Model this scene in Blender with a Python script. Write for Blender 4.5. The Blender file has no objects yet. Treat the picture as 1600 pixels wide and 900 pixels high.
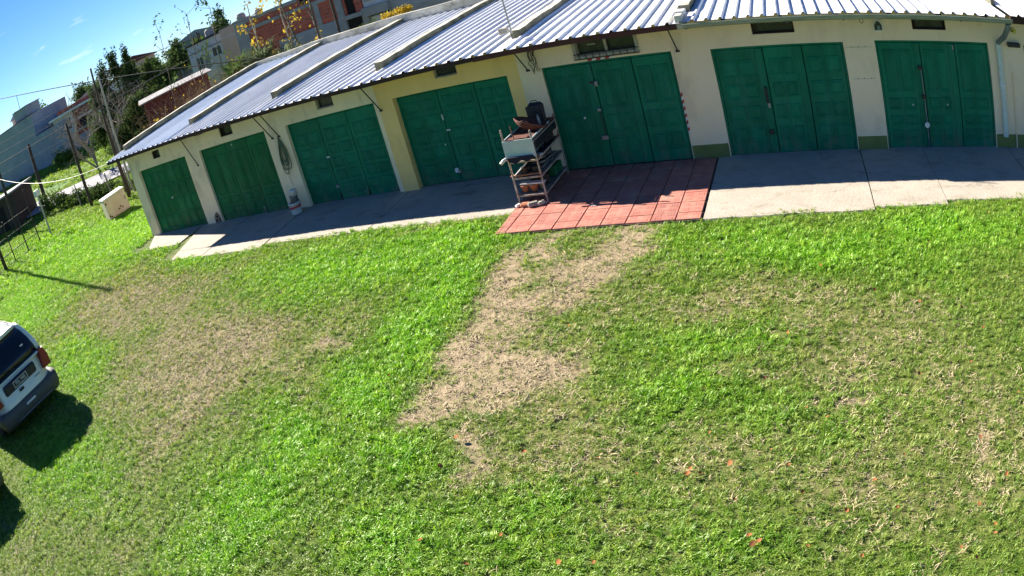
import bpy, math, random
import numpy as np
from mathutils import Vector, Matrix, Euler

R = math.radians
scene = bpy.context.scene
col = scene.collection
rng = np.random.default_rng(7)
random.seed(11)

# ------------------------------------------------------------------ camera (wide action-camera lens, rolled)
cd = bpy.data.cameras.new('camera')
cam = bpy.data.objects.new('camera', cd)
col.objects.link(cam)
scene.camera = cam
cd.type = 'PANO'
cd.sensor_fit = 'HORIZONTAL'
cd.sensor_width = 36.0
cd.sensor_height = 20.25
for holder in (cd, getattr(cd, 'cycles', None)):
    try:
        holder.panorama_type = 'FISHEYE_LENS_POLYNOMIAL'
        holder.fisheye_fov = math.pi
        holder.fisheye_polynomial_k0 = 0.0
        holder.fisheye_polynomial_k1 = -0.66899732 / 18.0
        holder.fisheye_polynomial_k2 = 0.0
        holder.fisheye_polynomial_k3 = -0.08523976 / 18.0 ** 3
        holder.fisheye_polynomial_k4 = 0.0
    except (AttributeError, TypeError):
        pass
cd.clip_start = 0.05
cd.clip_end = 5000.0
cam.matrix_world = (Matrix.Translation((0.0, -12.812, 4.560)) @ Matrix.Rotation(R(27.8765), 4, 'Z')
                    @ Matrix.Rotation(R(64.2222), 4, 'X') @ Matrix.Rotation(R(-16.1154), 4, 'Z'))

# ------------------------------------------------------------------ sky, sun, exposure
SUN = Vector((-1.70, 0.36, 1.0)).normalized()          # towards the sun
world = bpy.data.worlds.new('World')
scene.world = world
world.use_nodes = True
wt = world.node_tree
bg = wt.nodes['Background']
sky = wt.nodes.new('ShaderNodeTexSky')
sky.sky_type = 'NISHITA'
sky.sun_disc = False
sky.sun_elevation = math.asin(SUN.z)
sky.sun_rotation = math.atan2(SUN.x, SUN.y)
sky.altitude = 1200.0
sky.air_density = 1.0
sky.dust_density = 0.0
sky.ozone_density = 2.5
# a few thin wisps of cloud low over the horizon
tc = wt.nodes.new('ShaderNodeTexCoord')
mp = wt.nodes.new('ShaderNodeMapping'); mp.inputs['Scale'].default_value = (5.0, 5.0, 16.0)
cn = wt.nodes.new('ShaderNodeTexNoise'); cn.inputs['Scale'].default_value = 2.6; cn.inputs['Detail'].default_value = 6.0
cr = wt.nodes.new('ShaderNodeValToRGB')
cr.color_ramp.elements[0].position = 0.64; cr.color_ramp.elements[0].color = (0, 0, 0, 1)
cr.color_ramp.elements[1].position = 0.80; cr.color_ramp.elements[1].color = (0.55, 0.55, 0.55, 1)
hs = wt.nodes.new('ShaderNodeHueSaturation'); hs.inputs['Saturation'].default_value = 1.2
cm = wt.nodes.new('ShaderNodeMix'); cm.data_type = 'RGBA'
cm.inputs['B'].default_value = (7.2, 7.8, 8.6, 1)
wt.links.new(tc.outputs['Generated'], mp.inputs['Vector'])
wt.links.new(mp.outputs['Vector'], cn.inputs['Vector'])
wt.links.new(cn.outputs['Fac'], cr.inputs['Fac'])
wt.links.new(cr.outputs['Color'], cm.inputs['Factor'])
wt.links.new(sky.outputs['Color'], hs.inputs['Color'])
tint = wt.nodes.new('ShaderNodeMix'); tint.data_type = 'RGBA'; tint.blend_type = 'MULTIPLY'; tint.inputs['Factor'].default_value = 1.0
tint.inputs['B'].default_value = (0.55, 0.66, 0.88, 1)
wt.links.new(hs.outputs['Color'], tint.inputs['A'])
wt.links.new(tint.outputs['Result'], cm.inputs['A'])
wt.links.new(cm.outputs['Result'], bg.inputs['Color'])
bg.inputs['Strength'].default_value = 0.05

sd = bpy.data.lights.new('sun', 'SUN')
sd.energy = 5.0
sd.angle = R(0.5)
sd.color = (1.0, 0.93, 0.82)
sun = bpy.data.objects.new('sun', sd)
col.objects.link(sun)
sun.rotation_euler = (-SUN).to_track_quat('-Z', 'Y').to_euler()
sun.location = (-20, 5, 30)

scene.view_settings.view_transform = 'Standard'
scene.view_settings.look = 'None'
scene.view_settings.gamma = 1.0
scene.view_settings.use_curve_mapping = False
scene.view_settings.exposure = 1.78
scene.render.engine = 'CYCLES'
scene.cycles.max_bounces = 6
scene.cycles.transparent_max_bounces = 6
scene.cycles.use_denoising = True

# ------------------------------------------------------------------ materials
def nodes_of(name):
    m = bpy.data.materials.new(name)
    m.use_nodes = True
    nt = m.node_tree
    return m, nt, nt.nodes['Principled BSDF']

def noise(nt, scale, detail=4.0, vec=None, rough=0.6):
    n = nt.nodes.new('ShaderNodeTexNoise')
    n.inputs['Scale'].default_value = scale
    n.inputs['Detail'].default_value = detail
    n.inputs['Roughness'].default_value = rough
    if vec is not None:
        nt.links.new(vec, n.inputs['Vector'])
    return n

def ramp(nt, fac, stops):
    r = nt.nodes.new('ShaderNodeValToRGB')
    el = r.color_ramp.elements
    while len(el) < len(stops):
        el.new(0.5)
    for e, (p, c) in zip(el, stops):
        e.position = p
        e.color = c if len(c) == 4 else (*c, 1)
    nt.links.new(fac, r.inputs['Fac'])
    return r

def mixc(nt, fac, a, b, mode='MIX'):
    m = nt.nodes.new('ShaderNodeMix')
    m.data_type = 'RGBA'
    m.blend_type = mode
    for sock, v in (('Factor', fac), ('A', a), ('B', b)):
        if isinstance(v, (int, float)):
            m.inputs[sock].default_value = v
        elif isinstance(v, tuple):
            m.inputs[sock].default_value = (*v, 1) if len(v) == 3 else v
        else:
            nt.links.new(v, m.inputs[sock])
    return m.outputs['Result']

def position(nt, scale=(1, 1, 1)):
    g = nt.nodes.new('ShaderNodeNewGeometry')
    if scale == (1, 1, 1):
        return g.outputs['Position']
    mp_ = nt.nodes.new('ShaderNodeMapping')
    mp_.inputs['Scale'].default_value = scale
    nt.links.new(g.outputs['Position'], mp_.inputs['Vector'])
    return mp_.outputs['Vector']

def bump(nt, p, h, strength, dist=0.01):
    b = nt.nodes.new('ShaderNodeBump')
    b.inputs['Strength'].default_value = strength
    b.inputs['Distance'].default_value = dist
    nt.links.new(h, b.inputs['Height'])
    nt.links.new(b.outputs['Normal'], p.inputs['Normal'])

def pm(name, c1, c2=None, scale=3.0, rough=0.7, bstr=0.0, bscale=40.0, metal=0.0, lo=0.35, hi=0.65, spec=0.4, stain=None, stretch=(1, 1, 1)):
    """general weathered surface: two tones in noise, optional streaky stain, fine relief"""
    m, nt, p = nodes_of(name)
    pos = position(nt, stretch)
    if c2 is None:
        c2 = tuple(v * 0.8 for v in c1)
    n = noise(nt, scale, 5, pos)
    c = ramp(nt, n.outputs['Fac'], [(lo, c2), (hi, c1)]).outputs['Color']
    if stain:
        sc, sm, amount = stain
        n2 = noise(nt, 1.0, 6, position(nt, sm))
        f = ramp(nt, n2.outputs['Fac'], [(0.52, (0, 0, 0)), (0.75, (amount,) * 3)])
        c = mixc(nt, f.outputs['Color'], c, sc)
    nt.links.new(c, p.inputs['Base Color'])
    p.inputs['Roughness'].default_value = rough
    p.inputs['Metallic'].default_value = metal
    p.inputs['Specular IOR Level'].default_value = spec
    if bstr:
        bump(nt, p, noise(nt, bscale, 4, position(nt)).outputs['Fac'], bstr)
    return m

M = {}
DIRT = (0.20, 0.17, 0.12)
M['cream'] = pm('cream_wall', (0.91, 0.71, 0.46), (0.83, 0.64, 0.41), 0.9, 0.85, 0.35, 22, stain=((0.46, 0.36, 0.25), (2.3, 2.3, 1.1), 0.55))
M['cream_left'] = pm('old_cream_wall', (0.90, 0.72, 0.47), (0.78, 0.62, 0.42), 0.9, 0.85, 0.4, 20, stain=((0.40, 0.31, 0.21), (2.1, 2.1, 1.1), 0.65))
M['yellow'] = pm('yellow_wall', (0.92, 0.61, 0.22), (0.84, 0.55, 0.20), 0.9, 0.85, 0.3, 24, stain=((0.55, 0.36, 0.16), (2.2, 2.2, 1.1), 0.45))
M['offwhite'] = pm('offwhite_wall', (0.91, 0.71, 0.48), (0.85, 0.66, 0.44), 0.8, 0.85, 0.3, 24, stain=((0.56, 0.43, 0.30), (2.4, 2.4, 1.1), 0.45))
M['plinth'] = pm('olive_plinth', (0.17, 0.20, 0.05), (0.13, 0.155, 0.04), 3, 0.7, 0.2, 40, stain=(DIRT, (4, 4, 6), 0.5))
def door_mat(name, c1, c2, chip, amount):
    """old enamel: tone differs from leaf to leaf, chalky fading, chipped specks"""
    m, nt, p = nodes_of(name)
    pos = position(nt)
    c = ramp(nt, noise(nt, 2.2, 6, pos).outputs['Fac'], [(0.35, c2), (0.65, c1)]).outputs['Color']
    oi = nt.nodes.new('ShaderNodeObjectInfo')
    c = mixc(nt, 1.0, c, ramp(nt, oi.outputs['Random'], [(0.0, (0.86, 0.86, 0.86)), (1.0, (1.12, 1.12, 1.12))]).outputs['Color'], 'MULTIPLY')
    f = ramp(nt, noise(nt, 1.0, 7, position(nt, (6, 6, 1.0))).outputs['Fac'], [(0.50, (0, 0, 0)), (0.74, (amount,) * 3)]).outputs['Color']
    c = mixc(nt, f, c, chip)
    f2 = ramp(nt, noise(nt, 34, 5, pos, 0.7).outputs['Fac'], [(0.70, (0, 0, 0)), (0.74, (0.7, 0.7, 0.7))]).outputs['Color']
    c = mixc(nt, f2, c, (0.10, 0.14, 0.10))
    sp = nt.nodes.new('ShaderNodeSeparateXYZ'); nt.links.new(pos, sp.inputs[0])
    low = ramp(nt, sp.outputs['Z'], [(0.03, (1, 1, 1)), (0.42, (0, 0, 0))]).outputs['Color']
    mud = ramp(nt, noise(nt, 5, 8, position(nt, (1.2, 1.2, 0.6)), 0.7).outputs['Fac'], [(0.46, (0, 0, 0)), (0.70, (0.75, 0.75, 0.75))]).outputs['Color']
    c = mixc(nt, mixc(nt, 1.0, low, mud, 'MULTIPLY'), c, (0.17, 0.16, 0.10))
    nt.links.new(c, p.inputs['Base Color'])
    p.inputs['Roughness'].default_value = 0.5
    p.inputs['Specular IOR Level'].default_value = 0.18
    bump(nt, p, noise(nt, 45, 4, pos).outputs['Fac'], 0.2, 0.006)
    return m
M['green'] = door_mat('green_door_paint', (0.003, 0.170, 0.090), (0.002, 0.128, 0.067), (0.03, 0.19, 0.125), 0.6)
M['green_old'] = door_mat('older_green_door_paint', (0.004, 0.140, 0.048), (0.003, 0.100, 0.035), (0.045, 0.16, 0.085), 0.7)
M['dark'] = pm('dark_void', (0.012, 0.011, 0.010), None, 4, 0.9)
M['glassdark'] = pm('dusty_glass', (0.02, 0.02, 0.018), (0.05, 0.05, 0.045), 6, 0.25)
M['timber_dark'] = pm('dark_eave_timber', (0.055, 0.022, 0.015), (0.03, 0.014, 0.010), 6, 0.8, 0.3, 40, stretch=(1, 8, 8))
M['timber_red'] = pm('dark_red_fascia', (0.085, 0.016, 0.012), (0.055, 0.012, 0.010), 5, 0.6, 0.2, 40)
M['steel'] = pm('grey_steel', (0.32, 0.33, 0.33), (0.20, 0.19, 0.18), 14, 0.5, 0.1, 60, metal=0.5)
M['black_iron'] = pm('black_iron', (0.02, 0.02, 0.02), (0.04, 0.03, 0.025), 20, 0.6)
M['gutter'] = pm('grey_green_gutter', (0.30, 0.34, 0.27), (0.20, 0.23, 0.17), 3, 0.55, 0.1, 40, metal=0.2, stretch=(1, 6, 6))
M['white_paint'] = pm('white_paint', (0.74, 0.74, 0.71), (0.62, 0.61, 0.57), 6, 0.6, 0.1, 50)
M['pipe'] = pm('pale_green_pipe', (0.60, 0.66, 0.58), (0.52, 0.57, 0.50), 6, 0.5)
M['elbow'] = pm('grey_downpipe_elbow', (0.22, 0.27, 0.27), (0.15, 0.19, 0.19), 8, 0.5, metal=0.3)
M['frame'] = pm('bare_window_frame', (0.46, 0.43, 0.33), (0.33, 0.30, 0.23), 10, 0.8, 0.3, 40)
M['parapet_side'] = pm('mossy_shaded_parapet_side', (0.20, 0.19, 0.13), (0.07, 0.075, 0.045), 2.5, 0.9, 0.5, 18)  # moss tone, darkened further so the sides carry painted shade
M['parapet'] = pm('stained_parapet', (0.62, 0.59, 0.50), (0.40, 0.37, 0.29), 2.2, 0.9, 0.5, 18, stain=((0.07, 0.08, 0.045), (3, 3, 5), 0.85))
M['red_tape'] = pm('red_tape', (0.45, 0.03, 0.03), None, 20, 0.5)
M['white_tape'] = pm('white_tape', (0.72, 0.70, 0.66), None, 20, 0.5)
M['yellow_sign'] = pm('yellow_sign', (0.62, 0.55, 0.04), (0.5, 0.45, 0.05), 30, 0.6)
M['rust'] = pm('rusty_iron', (0.14, 0.045, 0.028), (0.07, 0.026, 0.02), 14, 0.85, 0.4, 60)
M['black_plastic'] = pm('black_plastic', (0.025, 0.025, 0.03), (0.018, 0.018, 0.02), 10, 0.5)
M['wood_grey'] = pm('weathered_grey_wood', (0.30, 0.27, 0.22), (0.16, 0.14, 0.11), 5, 0.85, 0.4, 30, stretch=(6, 6, 1))
M['wood_dark'] = pm('dark_pole_wood', (0.075, 0.055, 0.042), (0.035, 0.028, 0.022), 5, 0.9, 0.5, 30, stretch=(6, 6, 1))
M['clay'] = pm('terracotta', (0.42, 0.16, 0.085), (0.30, 0.12, 0.07), 8, 0.8, 0.2, 40)
M['concrete_pole'] = pm('concrete_pole', (0.38, 0.37, 0.34), (0.28, 0.27, 0.25), 6, 0.85, 0.3, 40)
M['hose'] = pm('green_hose', (0.12, 0.17, 0.10), (0.07, 0.10, 0.06), 12, 0.5)
M['cable'] = pm('black_cable', (0.02, 0.02, 0.02), None, 10, 0.6)
M['cable_pale'] = pm('pale_cable', (0.13, 0.115, 0.115), (0.09, 0.08, 0.08), 4, 0.5)
M['blue_print'] = pm('red_print', (0.55, 0.03, 0.04), None, 10, 0.5)

# galvanised trapezoidal sheet
def roof_mat(name, c1, c2, metal):
    m, nt, p = nodes_of(name)
    n = noise(nt, 0.9, 6, position(nt, (4, 0.7, 1)))
    c = ramp(nt, n.outputs['Fac'], [(0.3, c2), (0.6, c1)]).outputs['Color']
    n2 = noise(nt, 2.3, 8, position(nt))
    f = ramp(nt, n2.outputs['Fac'], [(0.62, (0, 0, 0)), (0.78, (0.55, 0.55, 0.55))])
    c = mixc(nt, f.outputs['Color'], c, (0.36, 0.30, 0.24))
    oi = nt.nodes.new('ShaderNodeObjectInfo')
    c = mixc(nt, 1.0, c, ramp(nt, oi.outputs['Random'], [(0.0, (0.84, 0.85, 0.86)), (1.0, (1.03, 1.03, 1.03))]).outputs['Color'], 'MULTIPLY')
    f3 = ramp(nt, noise(nt, 11, 6, position(nt)).outputs['Fac'], [(0.70, (0, 0, 0)), (0.76, (0.8, 0.8, 0.8))])
    c = mixc(nt, f3.outputs['Color'], c, (0.20, 0.11, 0.06))
    nt.links.new(c, p.inputs['Base Color'])
    p.inputs['Roughness'].default_value = 0.5
    p.inputs['Metallic'].default_value = metal
    bump(nt, p, noise(nt, 6, 3, position(nt)).outputs['Fac'], 0.15, 0.02)
    return m
M['roof'] = roof_mat('galvanised_sheet', (0.76, 0.765, 0.77), (0.60, 0.61, 0.63), 0.0)
M['roof_blue'] = roof_mat('bluish_galvanised_sheet', (0.74, 0.79, 0.85), (0.64, 0.70, 0.78), 0.0)

# concrete and tiles
def concrete_mat(name, c1, c2, stain, amount):
    m, nt, p = nodes_of(name)
    pos = position(nt)
    n = noise(nt, 1.4, 8, pos, 0.7)
    c = ramp(nt, n.outputs['Fac'], [(0.32, c2), (0.64, c1)]).outputs['Color']
    n3 = noise(nt, 45, 4, pos)
    c = mixc(nt, 0.25, c, ramp(nt, n3.outputs['Fac'], [(0.3, (0.15, 0.14, 0.12)), (0.7, (0.6, 0.57, 0.5))]).outputs['Color'])
    n2 = noise(nt, 2.8, 8, position(nt, (0.6, 1.6, 1)))
    f = ramp(nt, n2.outputs['Fac'], [(0.55, (0, 0, 0)), (0.72, (amount,) * 3)])
    c = mixc(nt, f.outputs['Color'], c, stain)
    wv = nt.nodes.new('ShaderNodeTexVoronoi'); wv.feature = 'DISTANCE_TO_EDGE'; wv.inputs['Scale'].default_value = 0.75
    wd = noise(nt, 2.5, 6, pos); va = nt.nodes.new('ShaderNodeVectorMath'); va.operation = 'MULTIPLY_ADD'
    va.inputs[1].default_value = (0.5, 0.5, 0.5); nt.links.new(wd.outputs['Color'], va.inputs[0]); nt.links.new(pos, va.inputs[2]); nt.links.new(va.outputs[0], wv.inputs['Vector'])
    ck = ramp(nt, wv.outputs['Distance'], [(0.0, (0.65, 0.65, 0.65)), (0.006, (0, 0, 0))])
    few = ramp(nt, noise(nt, 0.5, 2, pos).outputs['Fac'], [(0.50, (0, 0, 0)), (0.58, (1, 1, 1))])
    c = mixc(nt, mixc(nt, 1.0, ck.outputs['Color'], few.outputs['Color'], 'MULTIPLY'), c, (0.13, 0.11, 0.085))
    nt.links.new(c, p.inputs['Base Color'])
    p.inputs['Roughness'].default_value = 0.9
    p.inputs['Specular IOR Level'].default_value = 0.25
    bump(nt, p, noise(nt, 22, 8, pos).outputs['Fac'], 0.5, 0.012)
    return m
M['concrete'] = concrete_mat('pale_concrete', (0.42, 0.36, 0.29), (0.33, 0.28, 0.22), (0.21, 0.175, 0.13), 0.65)
M['concrete_old'] = concrete_mat('stained_concrete', (0.40, 0.355, 0.29), (0.28, 0.25, 0.20), (0.14, 0.12, 0.095), 0.7)

m, nt, p = nodes_of('terracotta_paving')
pos = position(nt)
oi = nt.nodes.new('ShaderNodeObjectInfo')
c = ramp(nt, noise(nt, 7, 6, pos).outputs['Fac'], [(0.3, (0.37, 0.12, 0.085)), (0.7, (0.47, 0.175, 0.13))]).outputs['Color']
rr = ramp(nt, oi.outputs['Random'], [(0.0, (0.76, 0.80, 0.84)), (0.5, (0.98, 0.98, 0.98)), (1.0, (1.08, 1.12, 1.14))]).outputs['Color']
c = mixc(nt, 1.0, c, rr, 'MULTIPLY')
f = ramp(nt, noise(nt, 3.2, 8, pos).outputs['Fac'], [(0.48, (0, 0, 0)), (0.72, (0.6, 0.6, 0.6))]).outputs['Color']
c = mixc(nt, f, c, (0.42, 0.27, 0.19))
nt.links.new(c, p.inputs['Base Color'])
p.inputs['Roughness'].default_value = 0.85
bump(nt, p, noise(nt, 40, 5, pos).outputs['Fac'], 0.4, 0.008)
M['tile'] = m
M['grout'] = pm('sandy_joint', (0.13, 0.10, 0.07), (0.07, 0.06, 0.04), 12, 0.95)
M['asphalt'] = pm('grey_road', (0.30, 0.30, 0.31), (0.22, 0.22, 0.23), 1.5, 0.9, 0.3, 20)

# soil under the grass: bare, dry and green ground by attribute
m, nt, p = nodes_of('lawn_soil')
pos = position(nt)
def attr(nt, name, typ='GEOMETRY'):
    a = nt.nodes.new('ShaderNodeAttribute')
    a.attribute_name = name
    a.attribute_type = typ
    return a.outputs['Fac']
soil = ramp(nt, noise(nt, 5, 8, pos, 0.7).outputs['Fac'], [(0.3, (0.25, 0.19, 0.115)), (0.55, (0.37, 0.285, 0.18)), (0.75, (0.47, 0.37, 0.24))]).outputs['Color']
grav = ramp(nt, noise(nt, 60, 3, pos).outputs['Fac'], [(0.35, (0.6, 0.6, 0.6)), (0.7, (1.15, 1.15, 1.15))]).outputs['Color']
soil = mixc(nt, 1.0, soil, grav, 'MULTIPLY')
turf = ramp(nt, noise(nt, 14, 6, pos, 0.7).outputs['Fac'], [(0.3, (0.045, 0.08, 0.012)), (0.7, (0.13, 0.17, 0.035))]).outputs['Color']
dryc = ramp(nt, noise(nt, 18, 6, pos, 0.7).outputs['Fac'], [(0.3, (0.12, 0.11, 0.045)), (0.7, (0.30, 0.25, 0.12))]).outputs['Color']
g = mixc(nt, attr(nt, 'dry'), turf, dryc)
g = mixc(nt, attr(nt, 'bare'), g, soil)
# far away the sheet is rough grass
far = ramp(nt, noise(nt, 0.5, 8, pos, 0.7).outputs['Fac'], [(0.38, (0.04, 0.13, 0.005)), (0.52, (0.085, 0.20, 0.010)), (0.64, (0.16, 0.16, 0.04))]).outputs['Color']
far = mixc(nt, 1.0, far, ramp(nt, noise(nt, 9, 5, pos).outputs['Fac'], [(0.3, (0.7, 0.7, 0.7)), (0.7, (1.2, 1.2, 1.2))]).outputs['Color'], 'MULTIPLY')
g = mixc(nt, attr(nt, 'far'), g, far)
nt.links.new(g, p.inputs['Base Color'])
p.inputs['Roughness'].default_value = 0.95
p.inputs['Specular IOR Level'].default_value = 0.15
bump(nt, p, noise(nt, 16, 8, pos, 0.75).outputs['Fac'], 0.5, 0.025)
M['soil'] = m

# grass blades: colour by the ground they grow on
def blade_mat(name):
    m = bpy.data.materials.new(name)
    m.use_nodes = True
    nt = m.node_tree
    nt.nodes.clear()
    out = nt.nodes.new('ShaderNodeOutputMaterial')
    oi = nt.nodes.new('ShaderNodeObjectInfo')
    rnd = oi.outputs['Random']
    base = ramp(nt, rnd, [(0.0, (0.095, 0.20, 0.016)), (0.5, (0.19, 0.315, 0.036)), (1.0, (0.35, 0.44, 0.09))]).outputs['Color']
    lush = ramp(nt, rnd, [(0.0, (0.125, 0.33, 0.012)), (0.6, (0.25, 0.52, 0.028)), (1.0, (0.41, 0.63, 0.075))]).outputs['Color']
    dry = ramp(nt, rnd, [(0.0, (0.10, 0.20, 0.02)), (0.45, (0.20, 0.29, 0.048)), (0.8, (0.33, 0.35, 0.11)), (1.0, (0.50, 0.44, 0.23))]).outputs['Color']
    c = mixc(nt, attr(nt, 'lush', 'INSTANCER'), base, lush)
    c = mixc(nt, attr(nt, 'dry', 'INSTANCER'), c, dry)
    d = nt.nodes.new('ShaderNodeBsdfDiffuse')
    t = nt.nodes.new('ShaderNodeBsdfTranslucent')
    gl = nt.nodes.new('ShaderNodeBsdfGlossy'); gl.inputs['Roughness'].default_value = 0.45
    gl.inputs['Color'].default_value = (0.5, 0.5, 0.45, 1)
    nt.links.new(c, d.inputs['Color'])
    nt.links.new(mixc(nt, 1.0, c, (1.25, 1.2, 0.6), 'MULTIPLY'), t.inputs['Color'])
    a = nt.nodes.new('ShaderNodeMixShader'); a.inputs[0].default_value = 0.38
    nt.links.new(d.outputs[0], a.inputs[1]); nt.links.new(t.outputs[0], a.inputs[2])
    b = nt.nodes.new('ShaderNodeMixShader'); b.inputs[0].default_value = 0.06
    nt.links.new(a.outputs[0], b.inputs[1]); nt.links.new(gl.outputs[0], b.inputs[2])
    nt.links.new(b.outputs[0], out.inputs['Surface'])
    return m
M['blade'] = blade_mat('grass_blades')

M['straw'] = pm('dead_straw', (0.46, 0.38, 0.23), (0.33, 0.265, 0.155), 40, 0.9)
M['navy'] = pm('navy_cloth', (0.012, 0.016, 0.035), (0.008, 0.01, 0.022), 12, 0.9)

def leaf_mat(name, c1, c2, trans=0.3):
    m = bpy.data.materials.new(name)
    m.use_nodes = True
    nt = m.node_tree
    nt.nodes.clear()
    out = nt.nodes.new('ShaderNodeOutputMaterial')
    c = ramp(nt, noise(nt, 2.5, 6, position(nt), 0.8).outputs['Fac'], [(0.3, c2), (0.7, c1)]).outputs['Color']
    d = nt.nodes.new('ShaderNodeBsdfDiffuse'); t = nt.nodes.new('ShaderNodeBsdfTranslucent')
    nt.links.new(c, d.inputs['Color']); nt.links.new(c, t.inputs['Color'])
    a = nt.nodes.new('ShaderNodeMixShader'); a.inputs[0].default_value = trans
    nt.links.new(d.outputs[0], a.inputs[1]); nt.links.new(t.outputs[0], a.inputs[2])
    nt.links.new(a.outputs[0], out.inputs['Surface'])
    return m
M['leaf_dark'] = leaf_mat('dark_evergreen_leaves', (0.10, 0.15, 0.045), (0.04, 0.065, 0.022), 0.3)
M['leaf_mid'] = leaf_mat('green_leaves', (0.12, 0.19, 0.04), (0.05, 0.09, 0.022))
M['leaf_lime'] = leaf_mat('light_green_leaves', (0.17, 0.25, 0.04), (0.07, 0.13, 0.02), 0.4)
M['leaf_grey'] = leaf_mat('grey_green_fronds', (0.19, 0.23, 0.13), (0.08, 0.11, 0.06))
M['leaf_yellow'] = leaf_mat('yellow_leaves', (0.55, 0.40, 0.04), (0.35, 0.24, 0.03), 0.4)
M['leaf_fallen'] = leaf_mat('fallen_orange_leaf', (0.40, 0.17, 0.06), (0.20, 0.09, 0.045), 0.15)
M['bark'] = pm('grey_bark', (0.17, 0.14, 0.11), (0.09, 0.075, 0.06), 8, 0.9, 0.5, 30, stretch=(3, 3, 1))
M['bark_pale'] = pm('pale_bark', (0.36, 0.31, 0.25), (0.22, 0.18, 0.14), 8, 0.9, 0.4, 30)
M['stem_dry'] = pm('dry_brown_stems', (0.30, 0.20, 0.12), (0.16, 0.10, 0.06), 3, 0.9)

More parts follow.
